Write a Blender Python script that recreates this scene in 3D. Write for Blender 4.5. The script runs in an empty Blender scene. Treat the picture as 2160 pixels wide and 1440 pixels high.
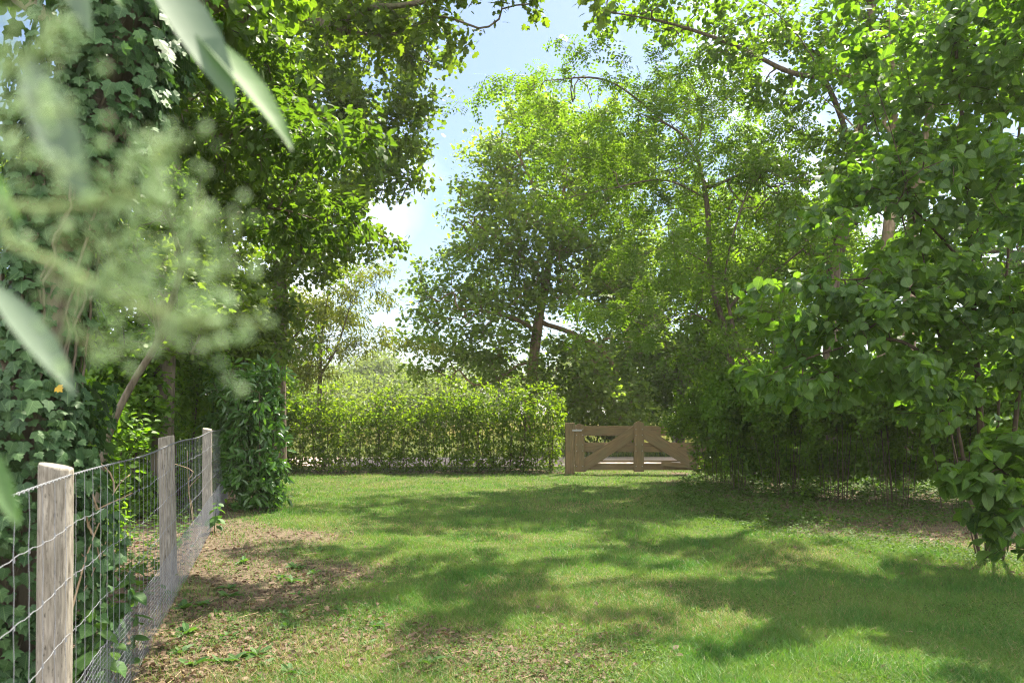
import bpy, bmesh, math
import numpy as np
from mathutils import Vector, noise as mnoise

S = bpy.context.scene
COL = S.collection
R = math.radians
rng = np.random.default_rng(11)

# ------------------------------------------------------------------ camera
F, CX, HY, H = 1560.0, 1080.0, 870.0, 1.5      # focal length and horizon in pixels of the 2160 px photo
cam_d = bpy.data.cameras.new('camera')
cam = bpy.data.objects.new('camera', cam_d)
COL.objects.link(cam)
cam.location = (0, 0, H)
cam.rotation_euler = (R(90), 0, 0)
cam_d.sensor_width = 36
cam_d.lens = F * 36 / 2160
cam_d.shift_y = (HY - 720) / 2160
cam_d.clip_start = 0.02
cam_d.clip_end = 2000
cam_d.dof.use_dof = True
cam_d.dof.focus_distance = 9.0
cam_d.dof.aperture_fstop = 4.2
S.camera = cam

# ------------------------------------------------------------------ sky, sun, exposure
SUN_EL, SUN_AZ = R(60), R(36)                  # azimuth clockwise from straight ahead
sun_dir = Vector((math.sin(SUN_AZ) * math.cos(SUN_EL), math.cos(SUN_AZ) * math.cos(SUN_EL), math.sin(SUN_EL)))
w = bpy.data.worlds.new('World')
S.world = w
w.use_nodes = True
nt = w.node_tree
nt.nodes.clear()
sky = nt.nodes.new('ShaderNodeTexSky')
sky.sky_type = 'NISHITA'
sky.sun_disc = False
sky.sun_elevation = SUN_EL
sky.sun_rotation = SUN_AZ
sky.dust_density = 1.2
sky.ozone_density = 2.0
bg = nt.nodes.new('ShaderNodeBackground')
bg.inputs['Strength'].default_value = 0.053
wo = nt.nodes.new('ShaderNodeOutputWorld')
# broken white cloud: thin veils ahead, more added overhead and behind to lift shade
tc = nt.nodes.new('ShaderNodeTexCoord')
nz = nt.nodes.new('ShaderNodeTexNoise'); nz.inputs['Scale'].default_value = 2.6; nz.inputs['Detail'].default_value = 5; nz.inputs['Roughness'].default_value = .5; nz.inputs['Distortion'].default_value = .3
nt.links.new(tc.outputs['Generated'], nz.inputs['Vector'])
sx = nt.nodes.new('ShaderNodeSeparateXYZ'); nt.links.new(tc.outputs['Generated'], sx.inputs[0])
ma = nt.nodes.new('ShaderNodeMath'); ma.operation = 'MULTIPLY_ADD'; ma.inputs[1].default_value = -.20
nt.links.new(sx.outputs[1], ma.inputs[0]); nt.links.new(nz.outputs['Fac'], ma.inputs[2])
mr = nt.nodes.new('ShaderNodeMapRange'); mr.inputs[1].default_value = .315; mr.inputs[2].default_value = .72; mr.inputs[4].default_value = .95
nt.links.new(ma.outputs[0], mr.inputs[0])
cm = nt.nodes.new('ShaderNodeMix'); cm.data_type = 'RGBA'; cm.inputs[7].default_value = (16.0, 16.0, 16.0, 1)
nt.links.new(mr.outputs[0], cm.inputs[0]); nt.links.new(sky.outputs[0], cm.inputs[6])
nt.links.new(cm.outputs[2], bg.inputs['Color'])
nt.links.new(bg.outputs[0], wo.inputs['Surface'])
sl = bpy.data.lights.new('sun', 'SUN')
sl.energy = 5.0
sl.angle = R(0.55)
sl.color = (1.0, 0.92, 0.76)
so = bpy.data.objects.new('sun', sl)
COL.objects.link(so)
so.rotation_euler = sun_dir.to_track_quat('Z', 'Y').to_euler()
S.view_settings.view_transform = 'Standard'
S.view_settings.look = 'None'
S.view_settings.gamma = 1.0
S.view_settings.exposure = 2.12
S.render.engine = 'CYCLES'
S.cycles.max_bounces = 8
S.cycles.diffuse_bounces = 4
S.cycles.glossy_bounces = 2
S.cycles.transmission_bounces = 5
S.cycles.volume_bounces = 0
S.cycles.use_denoising = True
S.cycles.denoising_prefilter = 'NONE'
S.cycles.filter_width = 1.1

# ------------------------------------------------------------------ helpers
def P(px, py, Y):
    return np.array([(px - CX) / F * Y, Y, H - (py - HY) / F * Y])

def unit(v):
    return v / np.maximum(np.linalg.norm(v, axis=-1, keepdims=True), 1e-9)

def tag(o, label=None, cat=None, group=None, kind=None):
    if label: o['label'] = label
    if cat: o['category'] = cat
    if group: o['group'] = group
    if kind: o['kind'] = kind
    return o

def empty(name, loc, label, cat, group=None, rz=0):
    o = bpy.data.objects.new(name, None)
    o.empty_display_size = 0.2
    COL.objects.link(o)
    o.location = tuple(loc)
    o.rotation_euler.z = rz
    return tag(o, label, cat, group)

def link(name, me, parent=None):
    o = bpy.data.objects.new(name, me)
    COL.objects.link(o)
    if parent: o.parent = parent
    return o

def mk(name, V, Fc, mat, parent=None, org=None, lc=None, smooth=False):
    V = np.asarray(V, dtype=np.float32)
    if org is not None: V = V - np.asarray(org, dtype=np.float32)
    Fc = np.asarray(Fc, dtype=np.int32)
    k = Fc.shape[1]
    me = bpy.data.meshes.new(name)
    me.vertices.add(len(V)); me.vertices.foreach_set('co', np.ascontiguousarray(V, dtype=np.float32).ravel())
    me.loops.add(Fc.size); me.loops.foreach_set('vertex_index', Fc.ravel())
    me.polygons.add(len(Fc)); me.polygons.foreach_set('loop_start', np.arange(len(Fc), dtype=np.int32) * k)
    me.polygons.foreach_set('use_smooth', np.full(len(Fc), smooth, dtype=bool))
    if lc is not None:
        a = me.attributes.new('lc', 'FLOAT_VECTOR', 'POINT')
        a.data.foreach_set('vector', np.ascontiguousarray(lc, dtype=np.float32).ravel())
    me.update(calc_edges=True)
    me.materials.append(mat)
    return link(name, me, parent)

def copy_tree(o, parent=None):
    c = o.copy(); COL.objects.link(c)
    if parent: c.parent = parent
    for ch in [x for x in o.children]:
        copy_tree(ch, c)
    return c

# ------------------------------------------------------------------ materials
def new_mat(name):
    m = bpy.data.materials.new(name)
    m.use_nodes = True
    t = m.node_tree
    t.nodes.clear()
    return m, t, t.nodes, t.links

def rgb(c): return (c[0], c[1], c[2], 1.0)

def mixrgb(t, fac, a, b, mode='MIX'):
    n = t.nodes.new('ShaderNodeMix'); n.data_type = 'RGBA'; n.blend_type = mode
    for sock, v in ((n.inputs['Factor'], fac), (n.inputs[6], a), (n.inputs[7], b)):
        if isinstance(v, bpy.types.NodeSocket): t.links.new(v, sock)
        elif isinstance(v, (tuple, list)): sock.default_value = rgb(v)
        else: sock.default_value = v
    return n.outputs[2]

def math_n(t, op, a, b=None, c=None, clamp=False):
    n = t.nodes.new('ShaderNodeMath'); n.operation = op; n.use_clamp = clamp
    for i, v in enumerate((a, b, c)):
        if v is None: continue
        if isinstance(v, bpy.types.NodeSocket): t.links.new(v, n.inputs[i])
        else: n.inputs[i].default_value = v
    return n.outputs[0]

def noise_n(t, vec, scale, detail=3, rough=0.55, dist=0.0):
    n = t.nodes.new('ShaderNodeTexNoise')
    n.inputs['Scale'].default_value = scale; n.inputs['Detail'].default_value = detail
    n.inputs['Roughness'].default_value = rough; n.inputs['Distortion'].default_value = dist
    t.links.new(vec, n.inputs['Vector'])
    return n.outputs['Fac']

def rng_n(t, v, a, b, lo=0.0, hi=1.0):
    n = t.nodes.new('ShaderNodeMapRange')
    t.links.new(v, n.inputs[0])
    for i, x in enumerate((a, b, lo, hi)): n.inputs[i + 1].default_value = x
    return n.outputs[0]

def mapping(t, scale):
    tc = t.nodes.new('ShaderNodeTexCoord')
    mp = t.nodes.new('ShaderNodeMapping'); mp.inputs['Scale'].default_value = scale
    t.links.new(tc.outputs['Object'], mp.inputs['Vector'])
    return mp.outputs[0]

def bump_n(t, h, strength, dist):
    b = t.nodes.new('ShaderNodeBump'); b.inputs['Strength'].default_value = strength; b.inputs['Distance'].default_value = dist
    t.links.new(h, b.inputs['Height'])
    return b.outputs[0]

def leaf_mat(name, c1, c2, c3=None, trans=0.45, tmul=(1.5, 1.5, 0.5), rough=0.42, spec=0.4, vein=0.0, clump=0.9, gain=1.1):
    c1, c2 = tuple(x * gain for x in c1), tuple(x * gain for x in c2)
    c3 = tuple(x * gain for x in c3) if c3 else None
    m, t, N, L = new_mat(name)
    at = N.new('ShaderNodeAttribute'); at.attribute_name = 'lc'
    sp = N.new('ShaderNodeSeparateXYZ'); L.new(at.outputs['Vector'], sp.inputs[0])
    col = mixrgb(t, sp.outputs[2], c1, c2)
    if c3:
        nz = noise_n(t, mapping(t, (1, 1, 1)), clump, 2)
        col = mixrgb(t, rng_n(t, nz, 0.42, 0.64), col, c3)
    if vein:
        # pale midrib and side veins along the leaf
        ax = math_n(t, 'ABSOLUTE', sp.outputs[0])
        mid = rng_n(t, ax, 0.0, 0.03, 1.0, 0.0)
        q = math_n(t, 'MULTIPLY_ADD', ax, -0.75, sp.outputs[1])
        fr = math_n(t, 'FRACT', math_n(t, 'MULTIPLY', q, 6.5))
        side = rng_n(t, math_n(t, 'ABSOLUTE', math_n(t, 'SUBTRACT', fr, 0.5)), 0.0, 0.1, 0.7, 0.0)
        vv = math_n(t, 'MAXIMUM', mid, side, clamp=True)
        col = mixrgb(t, math_n(t, 'MULTIPLY', vv, vein), col, (min(1, c2[0] * 2 + .05), min(1, c2[1] * 1.8 + .05), c2[2] * 2 + .03))
    b = N.new('ShaderNodeBsdfPrincipled')
    L.new(col, b.inputs['Base Color'])
    b.inputs['Roughness'].default_value = rough
    b.inputs['Specular IOR Level'].default_value = spec
    tr = N.new('ShaderNodeBsdfTranslucent')
    L.new(mixrgb(t, 1.0, col, tmul, 'MULTIPLY'), tr.inputs['Color'])
    mx = N.new('ShaderNodeMixShader'); mx.inputs[0].default_value = trans
    L.new(b.outputs[0], mx.inputs[1]); L.new(tr.outputs[0], mx.inputs[2])
    o = N.new('ShaderNodeOutputMaterial'); L.new(mx.outputs[0], o.inputs['Surface'])
    return m

def bark_mat(name, c1, c2, moss=None, scale=(9, 9, 1.6)):
    m, t, N, L = new_mat(name)
    v = mapping(t, scale)
    n1 = noise_n(t, v, 2.2, 6, 0.65, 0.4)
    col = mixrgb(t, rng_n(t, n1, 0.32, 0.68), c1, c2)
    if moss:
        n2 = noise_n(t, mapping(t, (1, 1, 1)), 2.5, 4)
        col = mixrgb(t, rng_n(t, n2, 0.5, 0.68, 0, .8), col, moss)
    b = N.new('ShaderNodeBsdfPrincipled'); L.new(col, b.inputs['Base Color'])
    b.inputs['Roughness'].default_value = 0.9; b.inputs['Specular IOR Level'].default_value = 0.15
    L.new(bump_n(t, n1, 0.8, 0.02), b.inputs['Normal'])
    o = N.new('ShaderNodeOutputMaterial'); L.new(b.outputs[0], o.inputs['Surface'])
    return m

def wood_mat(name, c1, c2, c3, grain=(1.2, 22, 22)):
    m, t, N, L = new_mat(name)
    v = mapping(t, grain)
    n1 = noise_n(t, v, 2.0, 6, 0.65, 0.6)
    n2 = noise_n(t, mapping(t, (1.5, 4, 4)), 1.6, 3)
    n3 = noise_n(t, mapping(t, (grain[0] * 1.5, grain[1] * 3, grain[2] * 3)), 2.0, 3)
    col = mixrgb(t, rng_n(t, n1, 0.3, 0.7), c1, c2)
    col = mixrgb(t, rng_n(t, n2, 0.45, 0.7, 0, .75), col, c3)
    crack = rng_n(t, n3, 0.30, 0.38, 1, 0)
    col = mixrgb(t, math_n(t, 'MULTIPLY', crack, .7), col, (c1[0] * .3, c1[1] * .3, c1[2] * .3))
    b = N.new('ShaderNodeBsdfPrincipled'); L.new(col, b.inputs['Base Color'])
    b.inputs['Roughness'].default_value = 0.8; b.inputs['Specular IOR Level'].default_value = 0.25
    h = math_n(t, 'SUBTRACT', n1, math_n(t, 'MULTIPLY', crack, .6))
    L.new(bump_n(t, h, 0.6, 0.006), b.inputs['Normal'])
    o = N.new('ShaderNodeOutputMaterial'); L.new(b.outputs[0], o.inputs['Surface'])
    return m

def metal_mat(name, c, rough, metallic):
    m, t, N, L = new_mat(name)
    n1 = noise_n(t, mapping(t, (1, 1, 1)), 30, 3)
    b = N.new('ShaderNodeBsdfPrincipled')
    L.new(mixrgb(t, n1, tuple(x * .75 for x in c), tuple(min(1, x * 1.2) for x in c)), b.inputs['Base Color'])
    b.inputs['Roughness'].default_value = rough; b.inputs['Metallic'].default_value = metallic
    o = N.new('ShaderNodeOutputMaterial'); L.new(b.outputs[0], o.inputs['Surface'])
    return m

M = {}
M['ivy'] = leaf_mat('ivy leaf', (.020, .054, .018), (.055, .112, .034), (.034, .084, .027), .25, (1.4, 1.5, .5), .58, .32, vein=.45)
M['lime'] = leaf_mat('lime leaf', (.044, .094, .016), (.092, .158, .026), (.072, .128, .018), .55, (1.95, 1.95, .4), .45, .35, vein=.25)
M['beech'] = leaf_mat('beech leaf', (.032, .066, .016), (.070, .120, .022), (.045, .092, .018), .5, (1.9, 1.95, .4), .5, .25, vein=.25)
M['maple'] = leaf_mat('maple leaf', (.040, .078, .018), (.090, .148, .026), (.092, .140, .022), .55, (1.9, 1.85, .4), .5, .3)
M['oak'] = leaf_mat('oak leaf', (.066, .108, .032), (.135, .190, .046), (.095, .15, .036), .62, (1.9, 1.9, .5), .5, .3, gain=1.2)
M['robinia'] = leaf_mat('robinia leaf', (.050, .100, .016), (.100, .162, .026), (.078, .142, .020), .55, (1.9, 1.9, .4), .5, .3)
M['hazel'] = leaf_mat('hazel leaf', (.026, .066, .020), (.078, .140, .030), (.060, .115, .022), .54, (2.0, 2.1, .35), .45, .4, vein=.35, clump=1.3, gain=1.2)
M['hedge'] = leaf_mat('hedge leaf', (.060, .125, .014), (.130, .195, .024), (.10, .16, .02), .58, (1.8, 1.7, .3), .45, .3)
M['laurel'] = leaf_mat('laurel leaf', (.030, .085, .020), (.075, .155, .034), (.05, .12, .022), .38, (1.7, 1.8, .4), .28, .6)
M['thicket'] = leaf_mat('thicket leaf', (.036, .086, .014), (.092, .160, .024), (.070, .135, .016), .57, (2.1, 2.1, .35), .45, .35, clump=2.2, gain=1.3)
M['willow'] = leaf_mat('willow leaf', (.090, .130, .025), (.150, .180, .035), None, .5, (1.5, 1.4, .4), .45, .3)
M['far'] = leaf_mat('far leaf', (.080, .122, .036), (.145, .190, .06), (.11, .148, .05), .5, (1.5, 1.5, .6), .5, .3, clump=.25)
M['nettle'] = leaf_mat('nettle leaf', (.035, .088, .025), (.065, .130, .034), None, .4, (1.4, 1.5, .4), .55, .2, vein=.4)
M['cover'] = leaf_mat('ground cover leaf', (.024, .060, .012), (.064, .115, .020), (.05, .095, .016), .4, (1.5, 1.6, .4), .6, .2)
M['grass'] = leaf_mat('grass blade', (.036, .124, .022), (.108, .208, .044), (.108, .188, .044), .45, (1.45, 1.5, .45), .5, .3, clump=1.3, gain=1.0)
M['straw'] = leaf_mat('dry grass blade', (.20, .17, .08), (.34, .29, .15), None, .3, (1.2, 1.1, .6), .6, .2, gain=1.0)
M['meadow'] = leaf_mat('meadow grass', (.15, .17, .06), (.36, .30, .16), (.12, .19, .05), .4, (1.3, 1.2, .6), .6, .2, clump=.2, gain=1.0)
M['litter'] = leaf_mat('fallen leaf', (.065, .042, .027), (.185, .130, .085), (.105, .07, .045), .2, (1.2, 1.0, .6), .65, .25, clump=4, gain=1.0)
M['fg_leaf'] = leaf_mat('pale shrub leaf', (.040, .125, .012), (.17, .24, .16), None, .55, (1.3, 1.8, .3), .6, .25, vein=.15, gain=1.0)
M['fg_pale'] = leaf_mat('felted leaf underside', (.065, .115, .065), (.12, .165, .12), None, .35, (.95, 1.15, .7), .7, .2, vein=.1, gain=1.0)
M['fg_bud'] = leaf_mat('flower bud', (.22, .34, .15), (.44, .56, .36), None, .35, (1.1, 1.2, .6), .5, .3, gain=1.0)
M['fg_stem'] = bark_mat('pale green stem', (.20, .28, .11), (.30, .37, .18))
M['yellow'] = leaf_mat('yellowed leaf', (.38, .26, .02), (.45, .30, .03), None, .3, (1.3, 1.1, .5), .45, .3, gain=1.0)
M['bark'] = bark_mat('grey brown bark', (.055, .042, .030), (.17, .135, .10))
M['bark_oak'] = bark_mat('oak bark', (.13, .085, .05), (.32, .22, .14))
M['bark_tan'] = bark_mat('tan bark', (.13, .095, .06), (.32, .25, .17))
M['bark_dark'] = bark_mat('dark twig bark', (.035, .026, .018), (.10, .075, .05))
M['bark_moss'] = bark_mat('mossy bark', (.07, .058, .042), (.17, .145, .105), (.08, .09, .035))
M['dry_stem'] = bark_mat('dry stem', (.24, .17, .10), (.42, .32, .2))
M['post'] = wood_mat('weathered post', (.085, .072, .056), (.36, .33, .28), (.19, .172, .14), (40, 40, 4.0))
M['gate'] = wood_mat('gate timber', (.095, .068, .038), (.225, .155, .078), (.135, .115, .06))
M['wire'] = metal_mat('galvanised wire', (.20, .21, .235), .6, .2)
M['bolt'] = metal_mat('bolt steel', (.30, .30, .28), .5, .5)

# ------------------------------------------------------------------ leaf templates: vertices (x across, y along, z normal), triangles
def t_leaf(prof, fold=.18, curl=.18):
    V, Fc, prev = [], [], None
    for y, hw in prof:
        z = -curl * y * y
        i = len(V)
        if hw <= 0:
            V.append((0, y, z)); cur = (i, i, i)
        else:
            V += [(0, y, z), (-hw, y + .03, z + fold * hw), (hw, y + .03, z + fold * hw)]; cur = (i, i + 1, i + 2)
        if prev:
            for a in (1, 2):
                q = [prev[0], cur[0], cur[a], prev[a]] if a == 1 else [prev[0], prev[a], cur[a], cur[0]]
                q = [v for k, v in enumerate(q) if v not in q[:k]]
                if len(q) >= 3: Fc.append(q[:3])
                if len(q) == 4: Fc.append([q[0], q[2], q[3]])
        prev = cur
    return np.array(V, float), np.array(Fc)

def t_fan(half, center, bow=.08):
    pts = list(half) + [(-x, y) for x, y in reversed(half) if x != 0]
    V = [(center[0], center[1], 0.0)] + [(x, y, -bow * (x * x * 3 + (y - center[1]) ** 2 * 2)) for x, y in pts]
    n = len(pts)
    return np.array(V, float), np.array([[0, 1 + k, 1 + (k + 1) % n] for k in range(n)])

T = {}
T['small'] = t_leaf([(0, 0), (.45, .30), (1, 0)], .3, .1)
T['oval'] = t_leaf([(0, 0), (.3, .27), (.65, .25), (1, 0)], .25, .15)
T['round'] = t_leaf([(0, 0), (.1, .28), (.4, .46), (.7, .36), (1, 0)], .18, .22)
T['laurel'] = t_leaf([(0, 0), (.2, .13), (.5, .18), (.8, .13), (1, 0)], .35, .22)
T['lance'] = t_leaf([(0, 0), (.4, .13), (1, 0)], .3, .2)
T['fglance'] = t_leaf([(0, 0), (.06, .05), (.2, .10), (.4, .14), (.6, .135), (.8, .085), (.92, .035), (1, 0)], .25, .14)
T['ivy'] = t_fan([(0, .04), (.24, -.06), (.42, .10), (.60, .30), (.36, .44), (.42, .66), (.20, .72), (0, 1.04)][::1], (0, .32), .10)
T['lobed'] = t_fan([(0, 0), (.30, .06), (.24, .26), (.50, .48), (.26, .54), (.26, .82), (0, 1.0)], (0, .45), .12)
def t_pinnate(pairs=4):
    V, Fc = [], []
    def lf(b, d, l, wd):
        d = np.array(d) / np.linalg.norm(d); s = np.array([d[1], -d[0], 0])
        i = len(V)
        b = np.array(b)
        V.extend([b, b + d * l * .5 + s * wd + [0, 0, .01], b + d * l + [0, 0, -.03], b + d * l * .5 - s * wd + [0, 0, .01]])
        Fc.extend([[i, i + 1, i + 2], [i, i + 2, i + 3]])
    for k in range(pairs):
        y = .15 + .75 * k / (pairs - 1)
        for s in (-1, 1): lf((0, y, -.12 * y * y), (s * 1, .35, 0), .27, .08)
    lf((0, .92, -.11), (0, 1, 0), .27, .065)
    i = len(V); V.extend([np.array((-.006, 0, 0)), np.array((.006, 0, 0)), np.array((0, .95, -.11))]); Fc.append([i, i + 1, i + 2])
    return np.array(V, float), np.array(Fc)
T['pinnate'] = t_pinnate()

def leaves_geo(tn, p, axis, nrm, size, lv, zs=None):
    tv, tf = T[tn]
    n, k = len(p), len(tv)
    axis = unit(axis)
    nrm = unit(nrm - axis * np.sum(nrm * axis, 1, keepdims=True))
    side = np.cross(axis, nrm)
    zs = (rng.uniform(.2, 2.0, n) if zs is None else np.full(n, zs))[:, None, None]
    V = p[:, None, :] + size[:, None, None] * (tv[None, :, 0:1] * side[:, None, :] + tv[None, :, 1:2] * axis[:, None, :] + zs * tv[None, :, 2:3] * nrm[:, None, :])
    Fc = tf[None] + (np.arange(n) * k)[:, None, None]
    lc = np.empty((n, k, 3)); lc[:, :, 0] = tv[None, :, 0]; lc[:, :, 1] = tv[None, :, 1]; lc[:, :, 2] = lv[:, None]
    return V.reshape(-1, 3), Fc.reshape(-1, tf.shape[1]), lc.reshape(-1, 3)

def tubes(p0, p1, r0, r1, t0, t1, k):
    n = len(p0)
    ref = np.array([.83, .55, .1])
    a = np.arange(k) * 2 * np.pi / k
    def ring(p, t, r):
        t = unit(t); u = np.cross(t, ref); bad = np.linalg.norm(u, axis=1) < .15
        u[bad] = np.cross(t[bad], [0, .3, 1.]); u = unit(u); v = np.cross(t, u)
        return p[:, None] + r[:, None, None] * (np.cos(a)[None, :, None] * u[:, None] + np.sin(a)[None, :, None] * v[:, None])
    V = np.concatenate([ring(p0, t0, r0), ring(p1, t1, r1)], 1)
    i = np.arange(k); j = (i + 1) % k
    q = np.stack([i, j, j + k, i + k], 1)
    Fc = q[None] + (np.arange(n) * 2 * k)[:, None, None]
    return V.reshape(-1, 3), Fc.reshape(-1, 4)

def merge(parts):
    V, Fc, o = [], [], 0
    for v, f in parts:
        if len(v) == 0: continue
        V.append(v); Fc.append(f + o); o += len(v)
    return np.concatenate(V), np.concatenate(Fc)

def poly_tube(paths, r, k=4):
    A, B, ra, rb, ta, tb = [], [], [], [], [], []
    for pth in paths:
        pth = np.asarray(pth, float)
        d = np.gradient(pth, axis=0)
        rr = np.linspace(r[0], r[1], len(pth)) if isinstance(r, tuple) else np.full(len(pth), r)
        A.append(pth[:-1]); B.append(pth[1:]); ta.append(d[:-1]); tb.append(d[1:]); ra.append(rr[:-1]); rb.append(rr[1:])
    c = np.concatenate
    return tubes(c(A), c(B), c(ra), c(rb), c(ta), c(tb), k)

def smooth_path(pts, step):
    pts = np.asarray(pts, float)
    if len(pts) > 2:
        e = np.vstack([2 * pts[0] - pts[1], pts, 2 * pts[-1] - pts[-2]])
        out = []
        for i in range(1, len(e) - 2):
            a, b, c, d = e[i - 1], e[i], e[i + 1], e[i + 2]
            for u in np.linspace(0, 1, 12, endpoint=False):
                out.append(.5 * (2 * b + (c - a) * u + (2 * a - 5 * b + 4 * c - d) * u * u + (3 * b - a - 3 * c + d) * u ** 3))
        out.append(pts[-1]); pts = np.array(out)
    L = np.concatenate([[0], np.cumsum(np.linalg.norm(np.diff(pts, axis=0), axis=1))])
    n = max(2, int(L[-1] / step) + 1)
    s = np.linspace(0, L[-1], n)
    return np.stack([np.interp(s, L, pts[:, k]) for k in range(3)], 1)

def blob_pts(blobs, n, shell=2.4):
    cs = np.array([P(b[0], b[1], b[2]) for b in blobs])
    rs = np.array([(b[3] / F * b[2], b[5], b[4] / F * b[2]) for b in blobs])
    wt = np.array([(b[6] if len(b) > 6 else 1.0) for b in blobs]) * np.prod(rs, 1) ** .75
    k = rng.choice(len(blobs), n, p=wt / wt.sum())
    d = unit(rng.normal(size=(n, 3)))
    u = rng.uniform(0, 1, n) ** (1 / shell)
    return cs[k] + d * u[:, None] * rs[k]

def grow(polys, tips, step, zmin=0.0, wob=.1):
    cap = 400 + sum(len(p) for p in polys) * 60 + len(tips) * 40
    pos = np.zeros((cap, 3)); par = np.full(cap, -1); n = 0
    for i, pl in enumerate(polys):
        pts = smooth_path(pl, step * .5)
        if i == 0: prev = -1
        else:
            prev = int(np.argmin(np.sum((pos[:n] - pts[0]) ** 2, 1))); pts = pts[1:]
        for q in pts:
            pos[n] = q; par[n] = prev; prev = n; n += 1
    ntr = n
    d0 = np.array([np.min(np.sum((pos[:n] - t) ** 2, 1)) for t in tips])
    ok = np.zeros(cap); ok[:n] = np.where(pos[:n, 2] < zmin, 50.0, 0.0)
    for ti in np.argsort(d0):
        t = tips[ti]
        df = t - pos[:n]
        d = np.sqrt(np.sum(df * df, 1))
        j = int(np.argmin(d + .45 * np.maximum(0, -df[:, 2]) + ok[:n]))
        L = d[j]
        if L < .05: continue
        v = df[j]
        din = unit(pos[j] - pos[par[j]]) if par[j] >= 0 else np.array([0, 0, 1.])
        ctl = pos[j] + (din * .4 + v / L * .6) * L * .5 + rng.normal(size=3) * L * wob
        m = max(2, int(math.ceil(L / step)))
        prev = j
        for u in np.arange(1, m + 1) / m:
            if n >= cap: break
            pos[n] = (1 - u) ** 2 * pos[j] + 2 * u * (1 - u) * ctl + u * u * t
            par[n] = prev; prev = n; n += 1
    pos, par = pos[:n], par[:n]
    cnt = np.zeros(n); haschild = np.zeros(n, bool); haschild[par[par >= 0]] = True
    cnt[~haschild] = 1
    main = np.full(n, -1); best = np.zeros(n)
    for i in range(n - 1, -1, -1):
        p = par[i]
        if p >= 0:
            cnt[p] += cnt[i]
            if cnt[i] >= best[p]: best[p] = cnt[i]; main[p] = i
    return pos, par, cnt, main, ntr

def wood_geo(pos, par, rad, main, sel, kbig=9):
    tan = np.zeros_like(pos)
    hp = par >= 0
    tan[hp] += unit(pos[hp] - pos[par[hp]])
    hm = main >= 0
    tan[hm] += unit(pos[main[hm]] - pos[hm])
    c = np.nonzero(hp & sel)[0]; p = par[c]
    ismain = main[p] == c
    t0 = np.where(ismain[:, None], tan[p], pos[c] - pos[p])
    r0 = np.where(ismain, rad[p], np.minimum(rad[p], rad[c] * 1.25))
    out = []
    for lo, hi, k in ((0, .012, 3), (.012, .045, 5), (.045, 9, kbig)):
        s = (rad[c] >= lo) & (rad[c] < hi)
        if s.any(): out.append(tubes(pos[p[s]], pos[c[s]], r0[s], rad[c[s]], t0[s], tan[c[s]], k))
    return merge(out)

def twig_leaves(pos, par, cnt, kmax, n, leaf, size, spread, droop, flat, tilt):
    c = np.nonzero((par >= 0) & (cnt <= kmax))[0]
    ln = np.linalg.norm(pos[c] - pos[par[c]], axis=1)
    e = c[rng.choice(len(c), n, p=ln / ln.sum())]
    u = rng.uniform(0, 1.05, (n, 1))
    td = unit(pos[e] - pos[par[e]])
    sd = rng.normal(size=(n, 3)); sd[:, 2] *= (1 - flat); sd = unit(np.cross(td, unit(sd)))
    sd[:, 2] *= (1 - flat)
    p = pos[par[e]] * (1 - u) + pos[e] * u + rng.normal(size=(n, 3)) * spread * np.array([1, 1, .75])
    ax = td * .4 + sd * .9 + np.array([0, 0, -droop]) + .3 * rng.normal(size=(n, 3))
    nr = np.array([0, 0, 1.]) + tilt * rng.normal(size=(n, 3))
    sz = size * (.45 + .9 * rng.beta(2, 1.6, n))
    return leaves_geo(leaf, p, ax, nr, sz, rng.uniform(0, 1, n) ** 1.2)

def plant(name, label, cat, polys, blobs, ntips, rbase, leaf, size, nleaf, lm, bm, group=None, step=.35, spread=.12, droop=.35,
          flat=.5, tilt=.45, zmin=0., r0=.004, kmax=2, woodname='trunk', leafname='crown', shell=2.4, wob=.1, tips=None, clump=None):
    if clump is None: clump = 8 if woodname == 'trunk' else 0
    polys = [[np.asarray(q, float) for q in pl] for pl in polys]
    org = np.array([polys[0][0][0], polys[0][0][1], 0.0])
    polys = [([org + [0, 0, -.12]] + pl) if (i and pl[0][2] < .12) else pl for i, pl in enumerate(polys)]
    if len(polys) > 1 and polys[1][0][2] < 0: polys[0] = [org + [0, 0, -.12]] + polys[0]
    root = empty(name, org, label, cat, group)
    if tips is None:
        if clump:
            nc = max(8, ntips // clump)
            cen = blob_pts(blobs, nc, shell)
            kk = rng.integers(0, nc, ntips)
            sg = size * 2.6
            tips = cen[kk] + rng.normal(size=(ntips, 3)) * np.array([sg, sg, sg * .42])
        else: tips = blob_pts(blobs, ntips, shell)
    tips[:, 2] = np.maximum(tips[:, 2], .12)
    pos, par, cnt, main, ntr = grow(polys, tips, step, zmin, wob)
    roots = cnt[par < 0].max()
    a = math.log(max(rbase / r0, 1.01)) / math.log(max(roots, 2))
    rad = r0 * cnt ** a
    idx = np.arange(len(pos))
    istr = idx < ntr
    wood_sel = np.ones(len(pos), bool)
    V, Fc = wood_geo(pos, par, rad, main, wood_sel, 10 if woodname == 'trunk' else 6); mk(woodname, V, Fc, bm, root, org, smooth=True)
    V, Fc, lc = twig_leaves(pos, par, cnt, kmax, nleaf, leaf, size, spread, droop, flat, tilt)
    V[:, 2] = np.maximum(V[:, 2], .01)
    mk(leafname, V, Fc, lm, root, org, lc)
    return root

def fenceX(Y): return -1.725 - .326 * (Y - 2.9)

# ------------------------------------------------------------------ ground
def gz(x, y):
    return .018 * np.sin(x * 1.3 + .7 * np.sin(y * .9)) * np.cos(y * 1.1 + .5) + .008 * np.sin(x * 4.1 + y * 2.3)

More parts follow.
